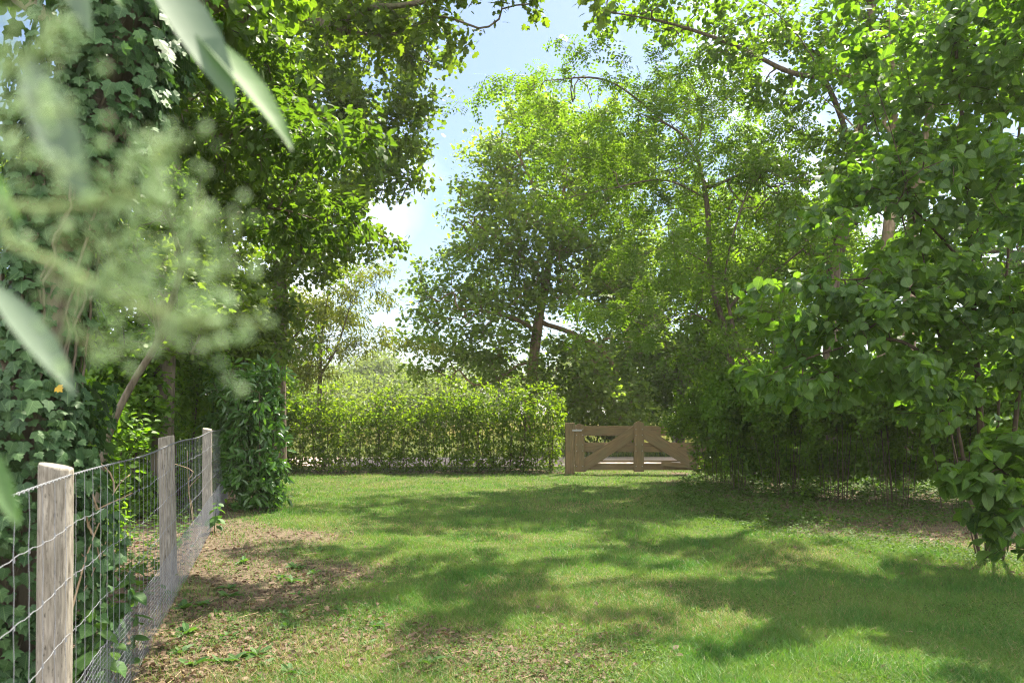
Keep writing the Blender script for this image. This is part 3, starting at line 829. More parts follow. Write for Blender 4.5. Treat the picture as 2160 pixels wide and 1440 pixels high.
# ------------------------------------------------------------------ wire fence with round posts
def build_fence():
    org = np.array([fenceX(6.2), 6.2, 0])
    f = empty('wire_fence', org, 'galvanised wire netting fence on three round weathered wooden posts', 'fence')
    dirv = unit(np.array([-.326, 1, 0.])); nrm = np.array([dirv[1], -dirv[0], 0])
    for (Y, top, rad, tiltx) in ((2.9, 1.295, .061, .012), (6.2, 1.30, .064, -.03), (9.9, 1.285, .062, .0)):
        c = np.array([fenceX(Y), Y, 0]) - nrm * (rad + .004)
        bm = bmesh.new()
        k, rows = 28, []
        zs = list(np.linspace(-.15, top - .03, 22)) + [top - .012, top - .002, top]
        rs = [1] * 22 + [.995, .965, .91]
        for z, q in zip(zs, rs):
            ring = []
            for a in np.arange(k) * 2 * np.pi / k:
                nz = mnoise.noise(Vector((math.cos(a) * 1.2 + Y, math.sin(a) * 1.2, z * 1.1))) * .08 + mnoise.noise(Vector((math.cos(a) * 5 + Y, math.sin(a) * 5, z * .8))) * .05
                r = rad * q * (1 + nz) * (1.03 - .04 * z)
                sl = .012 * math.cos(a + Y) if z > top - .05 else 0
                ring.append(bm.verts.new((r * math.cos(a) + tiltx * z * .6, r * math.sin(a), z + sl)))
            rows.append(ring)
        for a, b in zip(rows, rows[1:]):
            for i in range(k): bm.faces.new((a[i], a[(i + 1) % k], b[(i + 1) % k], b[i])).smooth = True
        bm.faces.new(rows[-1])
        me = bpy.data.meshes.new('post'); bm.to_mesh(me); bm.free(); me.materials.append(M['post'])
        o = link('post', me, f); o.location = tuple(c - org)
    Y0, Y1 = 1.9, 13.0
    n = 260
    ys = np.linspace(Y0, Y1, n)
    base = np.stack([fenceX(ys), ys, 0 * ys], 1)
    sag = .02 * np.sin((ys - 2.9) / 3.35 * np.pi) ** 2
    hz = [1.255, 1.06, .855, .64, .42, .20]
    paths = []
    for k, z in enumerate(hz[1:]):
        q = base.copy(); q[:, 2] = z - sag + .006 * np.sin(ys * 9 + k) + .003 * np.sin(ys * 45); q += nrm * .003 * np.sin(ys * 3 + k)[:, None]
        paths.append(q)
    V1 = poly_tube(paths, .0012, 4)
    vv = []
    for y in np.arange(Y0 + .05, Y1, .142):
        b = np.array([fenceX(y), y, 0]); sg = .02 * math.sin((y - 2.9) / 3.35 * math.pi) ** 2
        q = []
        j = rng.normal(0, .006, 8)
        zz = [1.255 - sg, 1.157, 1.06 - sg, .957, .855 - sg, .747, .64 - sg, .53, .42 - sg, .31, .20, .03]
        for i, z in enumerate(zz):
            q.append(b + dirv * ((.007 if i % 2 else -.004) + rng.normal(0, .003)) + nrm * .002 + np.array([0, 0, z]))
        vv.append(np.array(q))
    V2 = poly_tube(vv, .0010, 4)
    # knots where the wires cross
    st = []
    yf = np.linspace(Y0, Y1, 2200)
    for ph in (0, np.pi):
        q = np.stack([fenceX(yf), yf, 1.255 - .02 * np.sin((yf - 2.9) / 3.35 * np.pi) ** 2], 1)
        q[:, 2] += .004 * np.cos(yf * 70 + ph); q += nrm * .004 * np.sin(yf * 70 + ph)[:, None]
        st.append(q)
    a, b = poly_tube(st, .0018, 4); mk('top_wire', a, b, M['wire'], f, org, smooth=True)
    kn = []
    for y in np.arange(Y0 + .05, 9, .142):
        for z in hz[1:]:
            c = np.array([fenceX(y), y, z - .02 * math.sin((y - 2.9) / 3.35 * math.pi) ** 2]) + nrm * .003
            kn.append(np.array([c - [0, 0, .008], c, c + [0, 0, .008]]))
    a, b = merge([V1, V2, poly_tube(kn, .0024, 4)]); mk('stock_netting', a, b, M['wire'], f, org, smooth=True)
    # fine mesh along the foot
    fm = []
    for z in np.arange(.015, .43, .026):
        q = np.stack([fenceX(ys), ys, z + .008 * np.sin(ys * 2.3) + .003 * np.sin(ys * 17 + z * 40)], 1) + nrm * (.010 + .03 * max(0, .25 - z) + .006 * np.sin(ys * 5)[:, None])
        fm.append(q)
    for y in np.arange(Y0 + .02, Y1, .03):
        b = np.array([fenceX(y), y, 0]); fm.append(np.array([b + nrm * .0185, b + nrm * .012 + [0, 0, .22], b + nrm * .011 + [0, 0, .425 + .008 * math.sin(y * 2.3)]]))
    a, b = poly_tube(fm, .00075, 3); mk('fine_mesh', a, b, M['wire'], f, org)
build_fence()

# ------------------------------------------------------------------ ivy-clad tree at the left edge
def ivy_tree():
    tr = [np.array(q, float) for q in ((-2.66, 3.95, 0), (-2.62, 3.95, 1.2), (-2.48, 3.97, 2.3), (-2.24, 4.0, 3.2), (-1.95, 4.05, 4.2), (-1.8, 4.2, 5.6))]
    plant('ivy_clad_tree', 'brown tree trunk at the left edge smothered in ivy, with broad leaves overhead', 'tree',
          [tr, [tr[3], P(330, 60, 4.3), P(520, -20, 4.8), P(700, -60, 5.5)], [tr[4], P(250, -200, 4.3), P(480, -160, 5)], [tr[3], P(90, 30, 4.2), P(-150, -100, 4.4)]],
          [(430, 30, 5.0, 170, 60, .5), (260, -60, 4.6, 200, 110, .7), (560, -30, 5.4, 130, 60, .6), (60, -120, 4.5, 180, 130, .7)],
          260, .17, 'round', .085, 3300, M['lime'], M['bark_moss'], step=.2, spread=.05, droop=.5, zmin=2.6, r0=.0035)
    # ivy: leaves clothing the trunk
    path = smooth_path(tr[:5], .05)
    n = 8600
    k = rng.integers(0, len(path), n)
    a = rng.uniform(0, 2 * np.pi, n)
    out = np.stack([np.cos(a), np.sin(a), 0 * a], 1)
    z = path[k, 2]
    bulge = .30 + .10 * np.sin(z * 2.3) + .08 * np.sin(a * 3 + z * 3) + np.where(z < 1.7, .10, 0)
    rr = bulge * rng.uniform(.62, 1.08, n)
    p = path[k] + out * rr[:, None]
    ax = out * .35 + np.array([0, 0, -1.]) + .45 * rng.normal(size=(n, 3))
    nr = out + np.array([0, 0, .35]) + .35 * rng.normal(size=(n, 3))
    org = np.array([-2.66, 3.95, 0])
    iv = empty('ivy', org + [.3, -.1, 0], 'dark ivy with pale-veined lobed leaves climbing the left trunk', 'ivy')
    V, Fc, lc = leaves_geo('ivy', p, ax, nr, .070 * rng.uniform(.5, 1.25, n), rng.uniform(0, 1, n) ** 1.3)
    mk('foliage', V, Fc, M['ivy'], iv, org + [.3, -.1, 0], lc)
    st = []
    for i in range(14):
        a0 = rng.uniform(0, 6.28)
        aa = a0 + np.cumsum(rng.normal(0, .06, len(path)))
        st.append(path + np.stack([np.cos(aa), np.sin(aa), 0 * aa], 1) * (.20 + .02 * (i % 3)))
    a, b = poly_tube(st, .008, 5); mk('stems', a, b, M['bark_moss'], iv, org + [.3, -.1, 0], smooth=True)
    yl = P(120, 815, 3.55)[None]
    V, Fc, lc = leaves_geo('ivy', yl, np.array([[.6, -.2, -.5]]), np.array([[.1, -1., .3]]), np.array([.042]), np.array([.4]))
    y = mk('yellow_leaf', V, Fc, M['yellow'], iv, org + [.3, -.1, 0], lc); y['label'] = 'single yellowed ivy leaf'
ivy_tree()

# leaning stem with long beech-like sprays
plant('hornbeam_tree', 'slim leaning mossy stem behind the fence with oval-leaved sprays over the lawn', 'tree',
      [[P(196, 1260, 6.2), P(212, 1000, 6.2), P(240, 890, 6.2), P(285, 800, 6.2), P(335, 715, 6.2), P(385, 560, 6.1), P(420, 400, 5.9), P(440, 250, 5.8)],
       [P(385, 560, 6.1), P(330, 300, 5.4), P(520, 285, 5.0), P(690, 300, 4.9), P(800, 335, 4.9)], [P(400, 480, 6), P(560, 440, 5.6), P(690, 470, 5.5)], [P(420, 380, 5.9), P(520, 200, 5.5), P(650, 180, 5.3)], [P(335, 715, 6.2), P(300, 560, 6.2), P(230, 430, 6)]],
      [(430, 300, 5.4, 170, 90, .7), (600, 290, 5.0, 150, 70, .5), (740, 330, 4.9, 85, 40, .35), (520, 420, 5.6, 130, 70, .6), (640, 470, 5.5, 90, 30, .4, .6), (250, 440, 6, 130, 130, .8), (500, 180, 5.6, 140, 80, .7), (340, 180, 5.6, 120, 80, .6)],
      560, .031, 'oval', .074, 9500, M['beech'], M['bark_moss'], step=.2, spread=.05, droop=.35, flat=.75, tilt=.3, zmin=1.7, r0=.003)

# ------------------------------------------------------------------ tall trees at the left
plant('maple_tree', 'tall left tree with a straight brown trunk behind the laurel and a ragged hanging crown', 'tree',
      [[P(590, 985, 17), P(588, 780, 17), P(590, 570, 17), P(585, 400, 17), P(575, 200, 17), P(560, 0, 17), P(555, -250, 17)],
       [P(588, 420, 17), P(680, 330, 16), P(790, 290, 15.5), P(880, 310, 15)], [P(580, 200, 17), P(700, 100, 16), P(850, 60, 15), P(960, 70, 14.5)],
       [P(590, 560, 17), P(660, 500, 16.5), P(760, 480, 16), P(840, 520, 15.6)], [P(586, 450, 17), P(500, 380, 16.5), P(430, 340, 16)], [P(575, 150, 17), P(450, 50, 16.5), P(380, -50, 16)], [P(590, 600, 17), P(640, 585, 16.8), P(690, 575, 16.5)]],
      [(600, 330, 16.5, 150, 140, 2.4), (718, 300, 15.8, 120, 110, 1.8), (808, 360, 15.3, 80, 70, 1.2), (738, 470, 15.8, 95, 110, 1.4), (788, 540, 15.6, 40, 70, .8, .6), (640, 500, 16.5, 100, 110, 1.8), (520, 600, 16.5, 90, 130, 1.6), (540, 760, 16.5, 60, 110, 1.2), (680, 150, 16, 150, 120, 2),
       (788, 110, 15, 105, 85, 1.4), (888, 90, 14.6, 50, 50, .8, .7), (470, 350, 16.5, 120, 170, 2), (500, 80, 16.5, 170, 140, 2.2), (858, 190, 14.8, 60, 60, .9, .7), (640, -150, 16.5, 260, 150, 2.5), (808, -110, 15, 130, 90, 1.6), (838, 330, 15, 30, 35, .5), (560, 470, 16, 110, 70, 1), (580, 680, 15.8, 70, 70, .8), (640, 420, 15.5, 120, 80, 1), (888, 250, 14.8, 30, 40, .5, .5)],
      1700, .16, 'lobed', .115, 48000, M['maple'], M['bark'], step=.45, spread=.15, droop=.5, flat=.4, tilt=.6, zmin=3.2, r0=.006, kmax=2)
plant('lime_tree', 'tree behind the fence whose twisting brown limb crosses the top of the picture', 'tree',
      [[P(340, 1050, 11), P(350, 700, 11), P(370, 300, 11), P(430, 80, 10.6), P(470, -80, 10.5)],
       [P(430, 80, 10.6), P(560, 30, 10), P(640, 35, 9.6), P(720, 65, 9.4), P(830, 72, 9.2), P(920, 35, 9.2), P(1010, 60, 9.2)], [P(720, 65, 9.4), P(760, 20, 9.2), P(860, 10, 9.0), P(1000, -20, 9)], [P(470, -60, 10.5), P(650, -150, 9.8), P(900, -180, 9.3)]],
      [(760, 30, 9.4, 190, 45, .7), (930, 40, 9.2, 110, 45, .6), (640, 10, 9.7, 120, 45, .7), (1000, 70, 9.2, 45, 40, .4, .7), (1130, 0, 9.2, 100, 30, .5, .6), (620, 120, 10, 140, 60, .8, .6), (380, 200, 11, 130, 200, 1.4, .6), (300, 500, 11, 130, 200, 1.4, .6), (800, -120, 9.3, 300, 80, 1), (420, 640, 11, 100, 140, 1.1)],
      760, .15, 'lobed', .10, 15000, M['maple'], M['bark_moss'], step=.3, spread=.10, droop=.4, flat=.5, tilt=.55, zmin=3, r0=.005)

# ------------------------------------------------------------------ shrubs behind the fence
for lab, px, by, Y, wp, tp, mt, lf, sz, nl in (
        ('dark bushy shrub behind the fence between its first and second post', 235, 1080, 10.6, 120, 690, 'thicket', 'lobed', .09, 5200),
        ('dense dark shrub behind the fence between its second and third post', 390, 1060, 12, 90, 660, 'thicket', 'oval', .08, 5200),
        ('leafy shrub close behind the ivy and first post', 170, 1150, 7.6, 90, 800, 'thicket', 'oval', .075, 3200),
        ('deep shaded shrub at the back behind the leaning stem', 300, 1030, 14, 170, 560, 'thicket', 'lobed', .11, 6500),
        ('deep shaded shrub behind the ivy at the far left', 60, 1030, 14, 190, 560, 'thicket', 'lobed', .11, 6500),
        ('tall shrub towering behind the laurel bush', 500, 1030, 14.5, 90, 560, 'maple', 'lobed', .10, 5200)):
    b = P(px, by, Y); b[2] = 0
    k = Y / F
    polys = [[b + [dx, dy, 0], b + [dx * 2, dy * 2, .6], b + [dx * 5, dy * 4, (H - (tp - HY) * k) * .75]] for dx, dy in ((.05, 0), (-.08, .05), (.1, .08), (-.04, -.08), (.0, .1))]
    hgt = 960 - tp
    plant('understory_shrub', lab, 'shrub', polys, [(px, tp + hgt * .5, Y, wp, hgt * .5, wp * k * .8), (px - wp * .4, tp + hgt * .3, Y, wp * .5, hgt * .3, wp * k * .5), (px + wp * .4, tp + hgt * .55, Y, wp * .6, hgt * .4, wp * k * .5), (px, by - 40, Y, wp, 60, wp * k * .6, 1.3)],
          380, .03, lf, sz, int(nl * 1.4), M[mt], M['bark_dark'], 'shrubs behind the wire fence', step=.25, spread=.08, droop=.3, tilt=.55, zmin=.3, woodname='stems', leafname='foliage')

plant('laurel_bush', 'glossy dark green laurel bush clipped tall at the end of the wire fence', 'bush',
      [[np.array([-3.85 + dx, 11.3 + dy, 0]), np.array([-3.85 + dx * 2, 11.3 + dy * 2, 1.]), np.array([-3.85 + dx * 3, 11.3 + dy * 3, 1.8])] for dx, dy in ((0, 0), (.08, .05), (-.09, .03), (.03, -.1), (-.02, .1))],
      [(538, 930, 11.3, 66, 130, .52), (530, 850, 11.3, 50, 75, .42), (545, 1010, 11.3, 58, 70, .5), (490, 880, 11.8, 48, 120, .5, .8), (560, 790, 11.4, 35, 30, .3, .6)], 420, .03, 'laurel', .14, 4200, M['laurel'], M['bark_dark'], step=.15, spread=.045, droop=.25, flat=.0, tilt=.7, woodname='stems', leafname='foliage', shell=4)

# ------------------------------------------------------------------ slender feathery trees right of the middle
plant('robinia_tree', 'slender crooked tree with feathery pinnate leaves left of the tan trunks', 'tree',
      [[P(1572, 1010, 15.1), P(1556, 840, 15.1), P(1530, 700, 15.1), P(1500, 590, 15.1), P(1492, 440, 15.1), P(1466, 320, 15.0), P(1420, 270, 14.9), P(1350, 240, 14.8)],
       [P(1492, 400, 15.1), P(1600, 350, 15.1), P(1780, 285, 14.9)], [P(1470, 330, 15.0), P(1480, 230, 14.9), P(1440, 150, 14.8)], [P(1494, 420, 15.1), P(1400, 380, 14.6), P(1280, 400, 14.2), P(1180, 420, 14.0)], [P(1400, 255, 14.9), P(1280, 170, 14.4), P(1150, 170, 14.1)],
       [P(1500, 560, 15.1), P(1420, 520, 14.8), P(1350, 540, 14.6)], [P(1525, 690, 15.1), P(1450, 660, 14.6), P(1380, 690, 14.4)]],
      [(1300, 220, 15.3, 190, 100, 1.4), (1180, 190, 14.9, 110, 70, 1, .8), (1400, 350, 15.6, 200, 120, 1.6), (1230, 380, 15.0, 130, 90, 1.1, .8), (1570, 330, 15.8, 170, 130, 1.6), (1620, 500, 15.9, 150, 120, 1.5), (1420, 560, 15.5, 130, 110, 1.3, .8), (1400, 690, 15.3, 110, 60, 1, .8), (1450, 180, 15.6, 120, 90, 1.2)],
      760, .06, 'pinnate', .28, 7200, M['robinia'], M['bark'], clump=5, step=.35, spread=.10, droop=.45, flat=.6, tilt=.4, zmin=2.6, r0=.0045)
plant('slim_tree', 'second slim straight trunk just right of the crooked feathery tree', 'tree',
      [[P(1590, 1005, 14.5), P(1575, 830, 14.5), P(1548, 700, 14.5), P(1530, 580, 14.5), P(1560, 450, 14.4), P(1600, 350, 14.3)], [P(1540, 640, 14.5), P(1650, 560, 14.2), P(1700, 520, 14)], [P(1550, 700, 14.5), P(1640, 650, 14)]],
      [(1620, 580, 14.3, 120, 100, 1.3), (1560, 740, 14, 120, 80, 1.2), (1640, 430, 14.3, 130, 90, 1.2), (1680, 690, 14, 110, 70, 1.1), (1480, 760, 13.8, 80, 60, .9)],
      420, .05, 'oval', .085, 9000, M['robinia'], M['bark'], step=.35, spread=.10, droop=.3, flat=.7, tilt=.3, zmin=2, r0=.005)

# ------------------------------------------------------------------ big tree at the right
plant('linden_tree', 'large right tree with several dark upper limbs spreading across the sky', 'tree',
      [[P(1745, 1030, 15.2), P(1750, 800, 15.2), P(1756, 590, 15.2), P(1778, 480, 15.2), P(1805, 330, 15.2), P(1822, 220, 15.2), P(1832, 80, 15.2), P(1845, -60, 15.2), P(1850, -300, 15.2)],
       [P(1800, 345, 15.2), P(1775, 250, 15.0), P(1730, 150, 14.8), P(1670, 60, 14.6), P(1590, -10, 14.4), P(1520, -60, 14.2)],
       [P(1735, 165, 14.9), P(1660, 150, 14.6), P(1560, 100, 14.4), P(1450, 60, 14.2), P(1370, 40, 14.0), P(1280, 25, 13.9)],
       [P(1816, 250, 15.2), P(1790, 180, 15.3), P(1720, 110, 15.4), P(1640, 90, 15.4)], [P(1836, 0, 15.2), P(1760, -160, 13), P(1680, -330, 11)], [P(1836, -40, 15.2), P(1950, -180, 12.8), P(2120, -310, 10.8)], [P(1720, -150, 13), P(1450, -130, 12.6), P(1180, -140, 12.5)], [P(1770, -140, 13.2), P(1560, -160, 11.8), P(1350, -280, 10.8)], [P(1826, 160, 15.2), P(1900, 40, 15.2), P(1960, -80, 15.2)], [P(1812, 290, 15.2), P(1880, 220, 15.3), P(1960, 130, 15.4)]],
      [(1200, -150, 12.4, 120, 55, .9), (1450, -300, 10.5, 130, 60, .8), (1900, -300, 10.5, 150, 60, .9), (2200, -300, 10.5, 150, 60, .9), (1700, -150, 13.2, 120, 60, .9), (1300, -70, 14, 100, 45, .8), (1620, -420, 9.6, 150, 60, .8), (1420, 40, 14.6, 130, 55, .9), (1300, 40, 14.4, 80, 40, .6, .7), (1560, 60, 14.9, 130, 70, 1), (1700, 60, 15.4, 140, 80, 1.2), (1620, 200, 15.2, 130, 60, .9, .6), (1850, 60, 15.7, 160, 110, 1.3), (2020, 100, 15.8, 150, 150, 1.4), (1750, 330, 15.8, 110, 70, 1.1, .7), (1400, -150, 12.0, 190, 70, 1.0, .6), (1750, -170, 12.0, 230, 80, 1.3, .6), (1250, -330, 11.0, 220, 80, 1.0, .5), (1650, -380, 11.0, 260, 90, 1.2, .5), (2050, -300, 11.5, 240, 90, 1.2, .5), (1950, -80, 15.7, 200, 80, 1.2, .6), (1500, 130, 14.9, 110, 40, .7, .5)],  # unseen boughs above the view are added to dapple the lawn
      1250, .14, 'round', .105, 18500, M['lime'], M['bark'], clump=4, step=.35, spread=.10, droop=.45, flat=.5, tilt=.5, zmin=5.2, r0=.005)
for lab, pts, rr in (('pale tan trunk behind the hazel leaves, left one of the tan cluster', ((1862, 1020), (1862, 800), (1868, 560), (1880, 420), (1885, 250), (1875, 0)), .11),
                     ('pale tan trunk behind the hazel leaves, right one of the tan cluster', ((1925, 1020), (1918, 800), (1920, 560), (1935, 400), (1965, 200), (1990, -20)), .12)):
    pl = [P(a, b, 14.5) for a, b in pts]
    plant('tan_tree', lab, 'tree', [pl, [pl[3], pl[3] + [-.8, -.3, 1.2], pl[3] + [-1.8, -.5, 2]], [pl[3], pl[3] + [.9, .2, 1.3], pl[3] + [1.6, .4, 2.4]]],
          [(pts[4][0], 120, 14.5, 190, 160, 1.5), (pts[4][0], 360, 14.8, 160, 70, 1.2, .6)], 190, rr, 'round', .10, 2600, M['thicket'], M['bark_tan'], 'tan trunks at the right',
          step=.4, spread=.14, droop=.4, zmin=5, r0=.005)

# ------------------------------------------------------------------ hazels with big round leaves
plant('hazel_bush', 'big hazel with large round dark green leaves filling the right edge', 'bush',
      [[np.array([4.9 + dx, 7.6 + dy, 0]), np.array([4.8 + dx * 3, 7.6 + dy * 3, 1.6]), np.array([4.6 + dx * 7, 7.5 + dy * 6, 4.0]), np.array([4.4 + dx * 11, 7.4 + dy * 8, 5.6])] for dx, dy in ((0, 0), (-.12, -.05), (.1, .05), (-.06, .1), (.05, -.12))]
      + [[np.array([4.7, 7.6, 2.2]), P(1900, 600, 7.2), P(1780, 590, 6.9), P(1620, 600, 6.8)], [np.array([4.7, 7.6, 1.7]), P(1900, 720, 7), P(1750, 740, 6.8), P(1600, 800, 6.7)], [np.array([4.6, 7.5, 3]), P(1900, 420, 7.2), P(1760, 380, 7.1)]],
      [(2050, 150, 7.4, 160, 140, .6), (2000, 320, 7.4, 150, 120, .55), (2080, 420, 7.2, 170, 180, .6), (1935, 480, 7.2, 140, 95, .5), (1990, 640, 7.2, 190, 130, .55), (1840, 640, 7.0, 160, 75, .6), (1700, 620, 6.9, 110, 40, .4, .6), (1730, 760, 6.9, 140, 50, .5, .7), (1890, 790, 7.0, 140, 80, .6), (2080, 800, 7.2, 120, 120, .5), (2130, 60, 7.3, 130, 160, .9),
       (1835, 420, 7.2, 55, 70, .4), (1620, 810, 6.8, 70, 30, .3, .5), (2150, 620, 7, 120, 220, .9)],
      820, .045, 'round', .093, 12800, M['hazel'], M['bark_dark'], step=.25, spread=.07, droop=.55, flat=.6, tilt=.38, zmin=1.2, r0=.0035, clump=5, woodname='stems', leafname='foliage')
plant('hazel_bush', 'low hazel branch cluster with pale round leaves near the lower right corner', 'bush',
      [[np.array([4.95 + dx, 6.5 + dy, 0]), np.array([4.75 + dx * 3, 6.5 + dy * 2, .7]), np.array([4.45 + dx * 6, 6.45 + dy * 3, 1.2])] for dx, dy in ((0, 0), (-.08, -.05), (.08, .03))],
      [(2080, 1000, 6.4, 95, 45, .4), (2110, 1080, 6.5, 60, 60, .4), (2150, 960, 6.5, 80, 60, .4), (2120, 1150, 6.5, 40, 30, .3, .6)],
      130, .02, 'round', .125, 800, M['hazel'], M['bark_dark'], step=.18, spread=.05, droop=.45, flat=.7, tilt=.3, r0=.003, woodname='stems', leafname='foliage')

# ------------------------------------------------------------------ thicket at the right: several shrubs with many thin stems
for lab, px, Y, wp, tp, nl, mt in (('yellow-green shrub arching over the right end of the gate', 1520, 15.0, 75, 800, 4600, 'robinia'),
                               ('leafy thicket shrub just right of the gate, dense to the ground', 1565, 13.8, 85, 770, 5500, 'thicket'),
                               ('thicket shrub with many thin stems below the slim trunks', 1660, 12.9, 90, 760, 5200, 'thicket'),
                               ('thicket shrub with a fan of thin bare stems in the dark middle of the thicket', 1770, 12.2, 95, 760, 4800, 'thicket'),
                               ('thicket shrub with thin stems below the tan trunks', 1890, 11.5, 100, 760, 4800, 'thicket'),
                               ('thicket shrub behind the low hazel cluster at the right', 2030, 10.8, 110, 760, 4800, 'thicket'),
                               ('thicket shrub at the very right edge behind the hazel', 2170, 10.2, 110, 720, 4800, 'thicket')):
    b = P(px, 1000, Y); b[2] = 0
    k = Y / F
    top = H - (tp - HY) * k
    polys = []
    for i in range(15):
        a = rng.uniform(0, 6.28); d = rng.uniform(.05, .38)
        dx, dy = d * math.cos(a), d * math.sin(a)
        polys.append([b + [dx, dy, 0], b + [dx * 1.4, dy * 1.3, .7], b + [dx * 2.3, dy * 1.8, top * rng.uniform(.65, .95)]])
    hgt = 1000 - tp
    low = px < 1600
    blobs = [(px, tp + hgt * .28, Y, wp, hgt * .3, wp * k * .8), (px - wp * .4, tp + hgt * .4, Y - .3, wp * .5, hgt * .25, wp * k * .5), (px + wp * .4, tp + hgt * .36, Y, wp * .5, hgt * .3, wp * k * .5)]
    if px == 1520: blobs.append((1445, 890, 16.2, 48, 38, .5, 1.5)); blobs.append((1505, 965, 16, 25, 40, .4, 1.2))
    if low: blobs.append((px, tp + hgt * .65, Y, wp * .7, hgt * .35, wp * k * .6))
    else: blobs.append((px, tp + hgt * .62, Y + .2, wp * .8, hgt * .22, wp * k * .6, .7)); blobs.append((px, tp + hgt * .9, Y + .6, wp * .9, hgt * .16, wp * k * .6, 1.4))
    plant('thicket_shrub', lab, 'shrub', polys, blobs, 560, .013, 'oval', .082, int(nl * 2.5), M[mt], M['bark_dark'], 'shrubs of the thicket right of the gate', step=.2, spread=.07, droop=.25, flat=.6, tilt=.4, zmin=.4, r0=.003, woodname='stems', leafname='foliage')

for lab, px, Y, wp, tp in (('shaded back-row shrub behind the leafy thicket nearest the gate', 1600, 18.6, 80, 760), ('shaded back-row shrub behind the thin bare stems', 1720, 18.2, 85, 740), ('shaded back-row shrub left of the tan trunks', 1840, 17.8, 90, 740),
                           ('shaded back-row shrub right of the tan trunks', 1960, 17.4, 90, 720), ('shaded back-row shrub farthest right behind the hazel', 2110, 17, 110, 720)):
    b = P(px, 1000, Y); b[2] = 0
    k = Y / F
    polys = [[b + [dx, dy, 0], b + [dx * 2, dy * 2, .8], b + [dx * 4, dy * 4, 1.9]] for dx, dy in ((.1, 0), (-.15, .1), (.2, .1), (-.1, -.1), (.0, .15), (.25, -.1))]
    plant('back_shrub', lab, 'shrub', polys, [(px, 850, Y, wp, 110, .8), (px, 930, Y, wp * .9, 60, .7), (px, 985, Y, wp, 40, .7, 1.5)], 420, .02, 'oval', .10, 8500, M['thicket'], M['bark_dark'], 'back row of shrubs right of the gate',
          step=.3, spread=.1, droop=.25, flat=.5, tilt=.5, zmin=.2, r0=.004, woodname='stems', leafname='foliage')

for lab, px, Y, wp, tp in (('shaded low shrub far behind the first and second fence post', 120, 18, 130, 740), ('shaded low shrub far behind the second fence post', 290, 18.5, 110, 740),
                           ('shaded low shrub far behind the third fence post', 430, 19, 100, 740), ('shaded low shrub hidden behind the laurel bush', 560, 19, 70, 800)):
    b = P(px, 1000, Y); b[2] = 0
    polys = [[b + [dx, dy, 0], b + [dx * 2, dy * 2, .8], b + [dx * 4, dy * 4, 1.9]] for dx, dy in ((.1, 0), (-.15, .1), (.2, .1), (-.1, -.1), (.0, .15), (.25, -.1))]
    plant('back_shrub', lab, 'shrub', polys, [(px, 850, Y, wp, 110, .8), (px, 930, Y, wp * .9, 60, .7), (px, 985, Y, wp, 40, .7, 1.5)], 420, .02, 'oval', .10, 8000, M['thicket'], M['bark_dark'], 'back row of shrubs at the left',
          step=.3, spread=.1, droop=.25, flat=.5, tilt=.5, zmin=.2, r0=.004, woodname='stems', leafname='foliage')

# ------------------------------------------------------------------ small plants
def nettle(label, px, py, Y, h, n=9):
    b = P(px, py, Y); b[2] = 0
    root = empty('nettle_plant', b, label, 'nettle', 'nettles growing through the wire fence')
    st = smooth_path([b, b + [.02, -.01, h * .5], b + [.06, -.03, h]], .04)
    V, Fc = poly_tube([st], (.005, .002), 5); mk('stem', V, Fc, M['cover'], root, b)
    ps, ax = [], []
    for i in range(n):
        q = st[int(len(st) * (.25 + .75 * i / n)) - 1]
        for s in (0, 1):
            a = i * 1.57 + s * 3.14 + rng.normal(0, .25)
            ps.append(q); ax.append((math.cos(a), math.sin(a), -.35 + rng.normal(0, .15)))
    ps, ax = np.array(ps), np.array(ax)
    sz = np.interp(np.repeat(np.arange(n), 2), [0, n * .5, n], [.09, .13, .05]) * rng.uniform(.8, 1.15, 2 * n)
    V, Fc, lc = leaves_geo('round', ps + unit(ax) * .02, ax, np.array([0, 0, 1.]) + .25 * rng.normal(size=ps.shape), sz, rng.uniform(0, 1, 2 * n))
    mk('leaves', V, Fc, M['nettle'], root, b, lc)
nettle('nettle with broad toothed leaves beside the first fence post', 185, 1500, 3.55, .62)
nettle('taller nettle with broad leaves between the first and second fence post', 262, 1400, 4.15, .70)
nettle('low nettle at the fence foot close to the first post', 215, 1450, 3.75, .42, 7)
nettle('small climbing weed at the fence foot by the third post', 452, 1120, 9.3, .45, 7)

def stalk(label, pts, r):
    b = np.array(pts[0]); b[2] = 0
    root = empty('dry_stalk', b, label, 'stalk', 'dry stalks leaning on the fence')
    main = smooth_path(pts, .06)
    br = [main]
    for k in (.45, .6, .75):
        q = main[int(len(main) * k)]
        br.append(smooth_path([q, q + [rng.normal(0, .05), 0, .1], q + [rng.normal(0, .12), 0, .22]], .05))
    V, Fc = poly_tube(br, (r, r * .4), 5); mk('stem', V, Fc, M['dry_stem'], root, b, smooth=True)
def atf(px, py, Y): return P(px, py, Y)
stalk('pale dry stalk leaning right behind the netting by the first post', [P(140, 1330, 3.6), P(190, 1150, 3.8), P(245, 1030, 4.1), P(275, 1000, 4.3)], .006)
stalk('second pale dry stalk crossing the first one behind the netting', [P(150, 1300, 3.7), P(215, 1165, 3.9), P(232, 1110, 4.0)], .004)
stalk('thin dry stalk between the second and third fence post', [P(425, 1200, 7.9), P(400, 1050, 7.8), P(395, 950, 7.8)], .005)

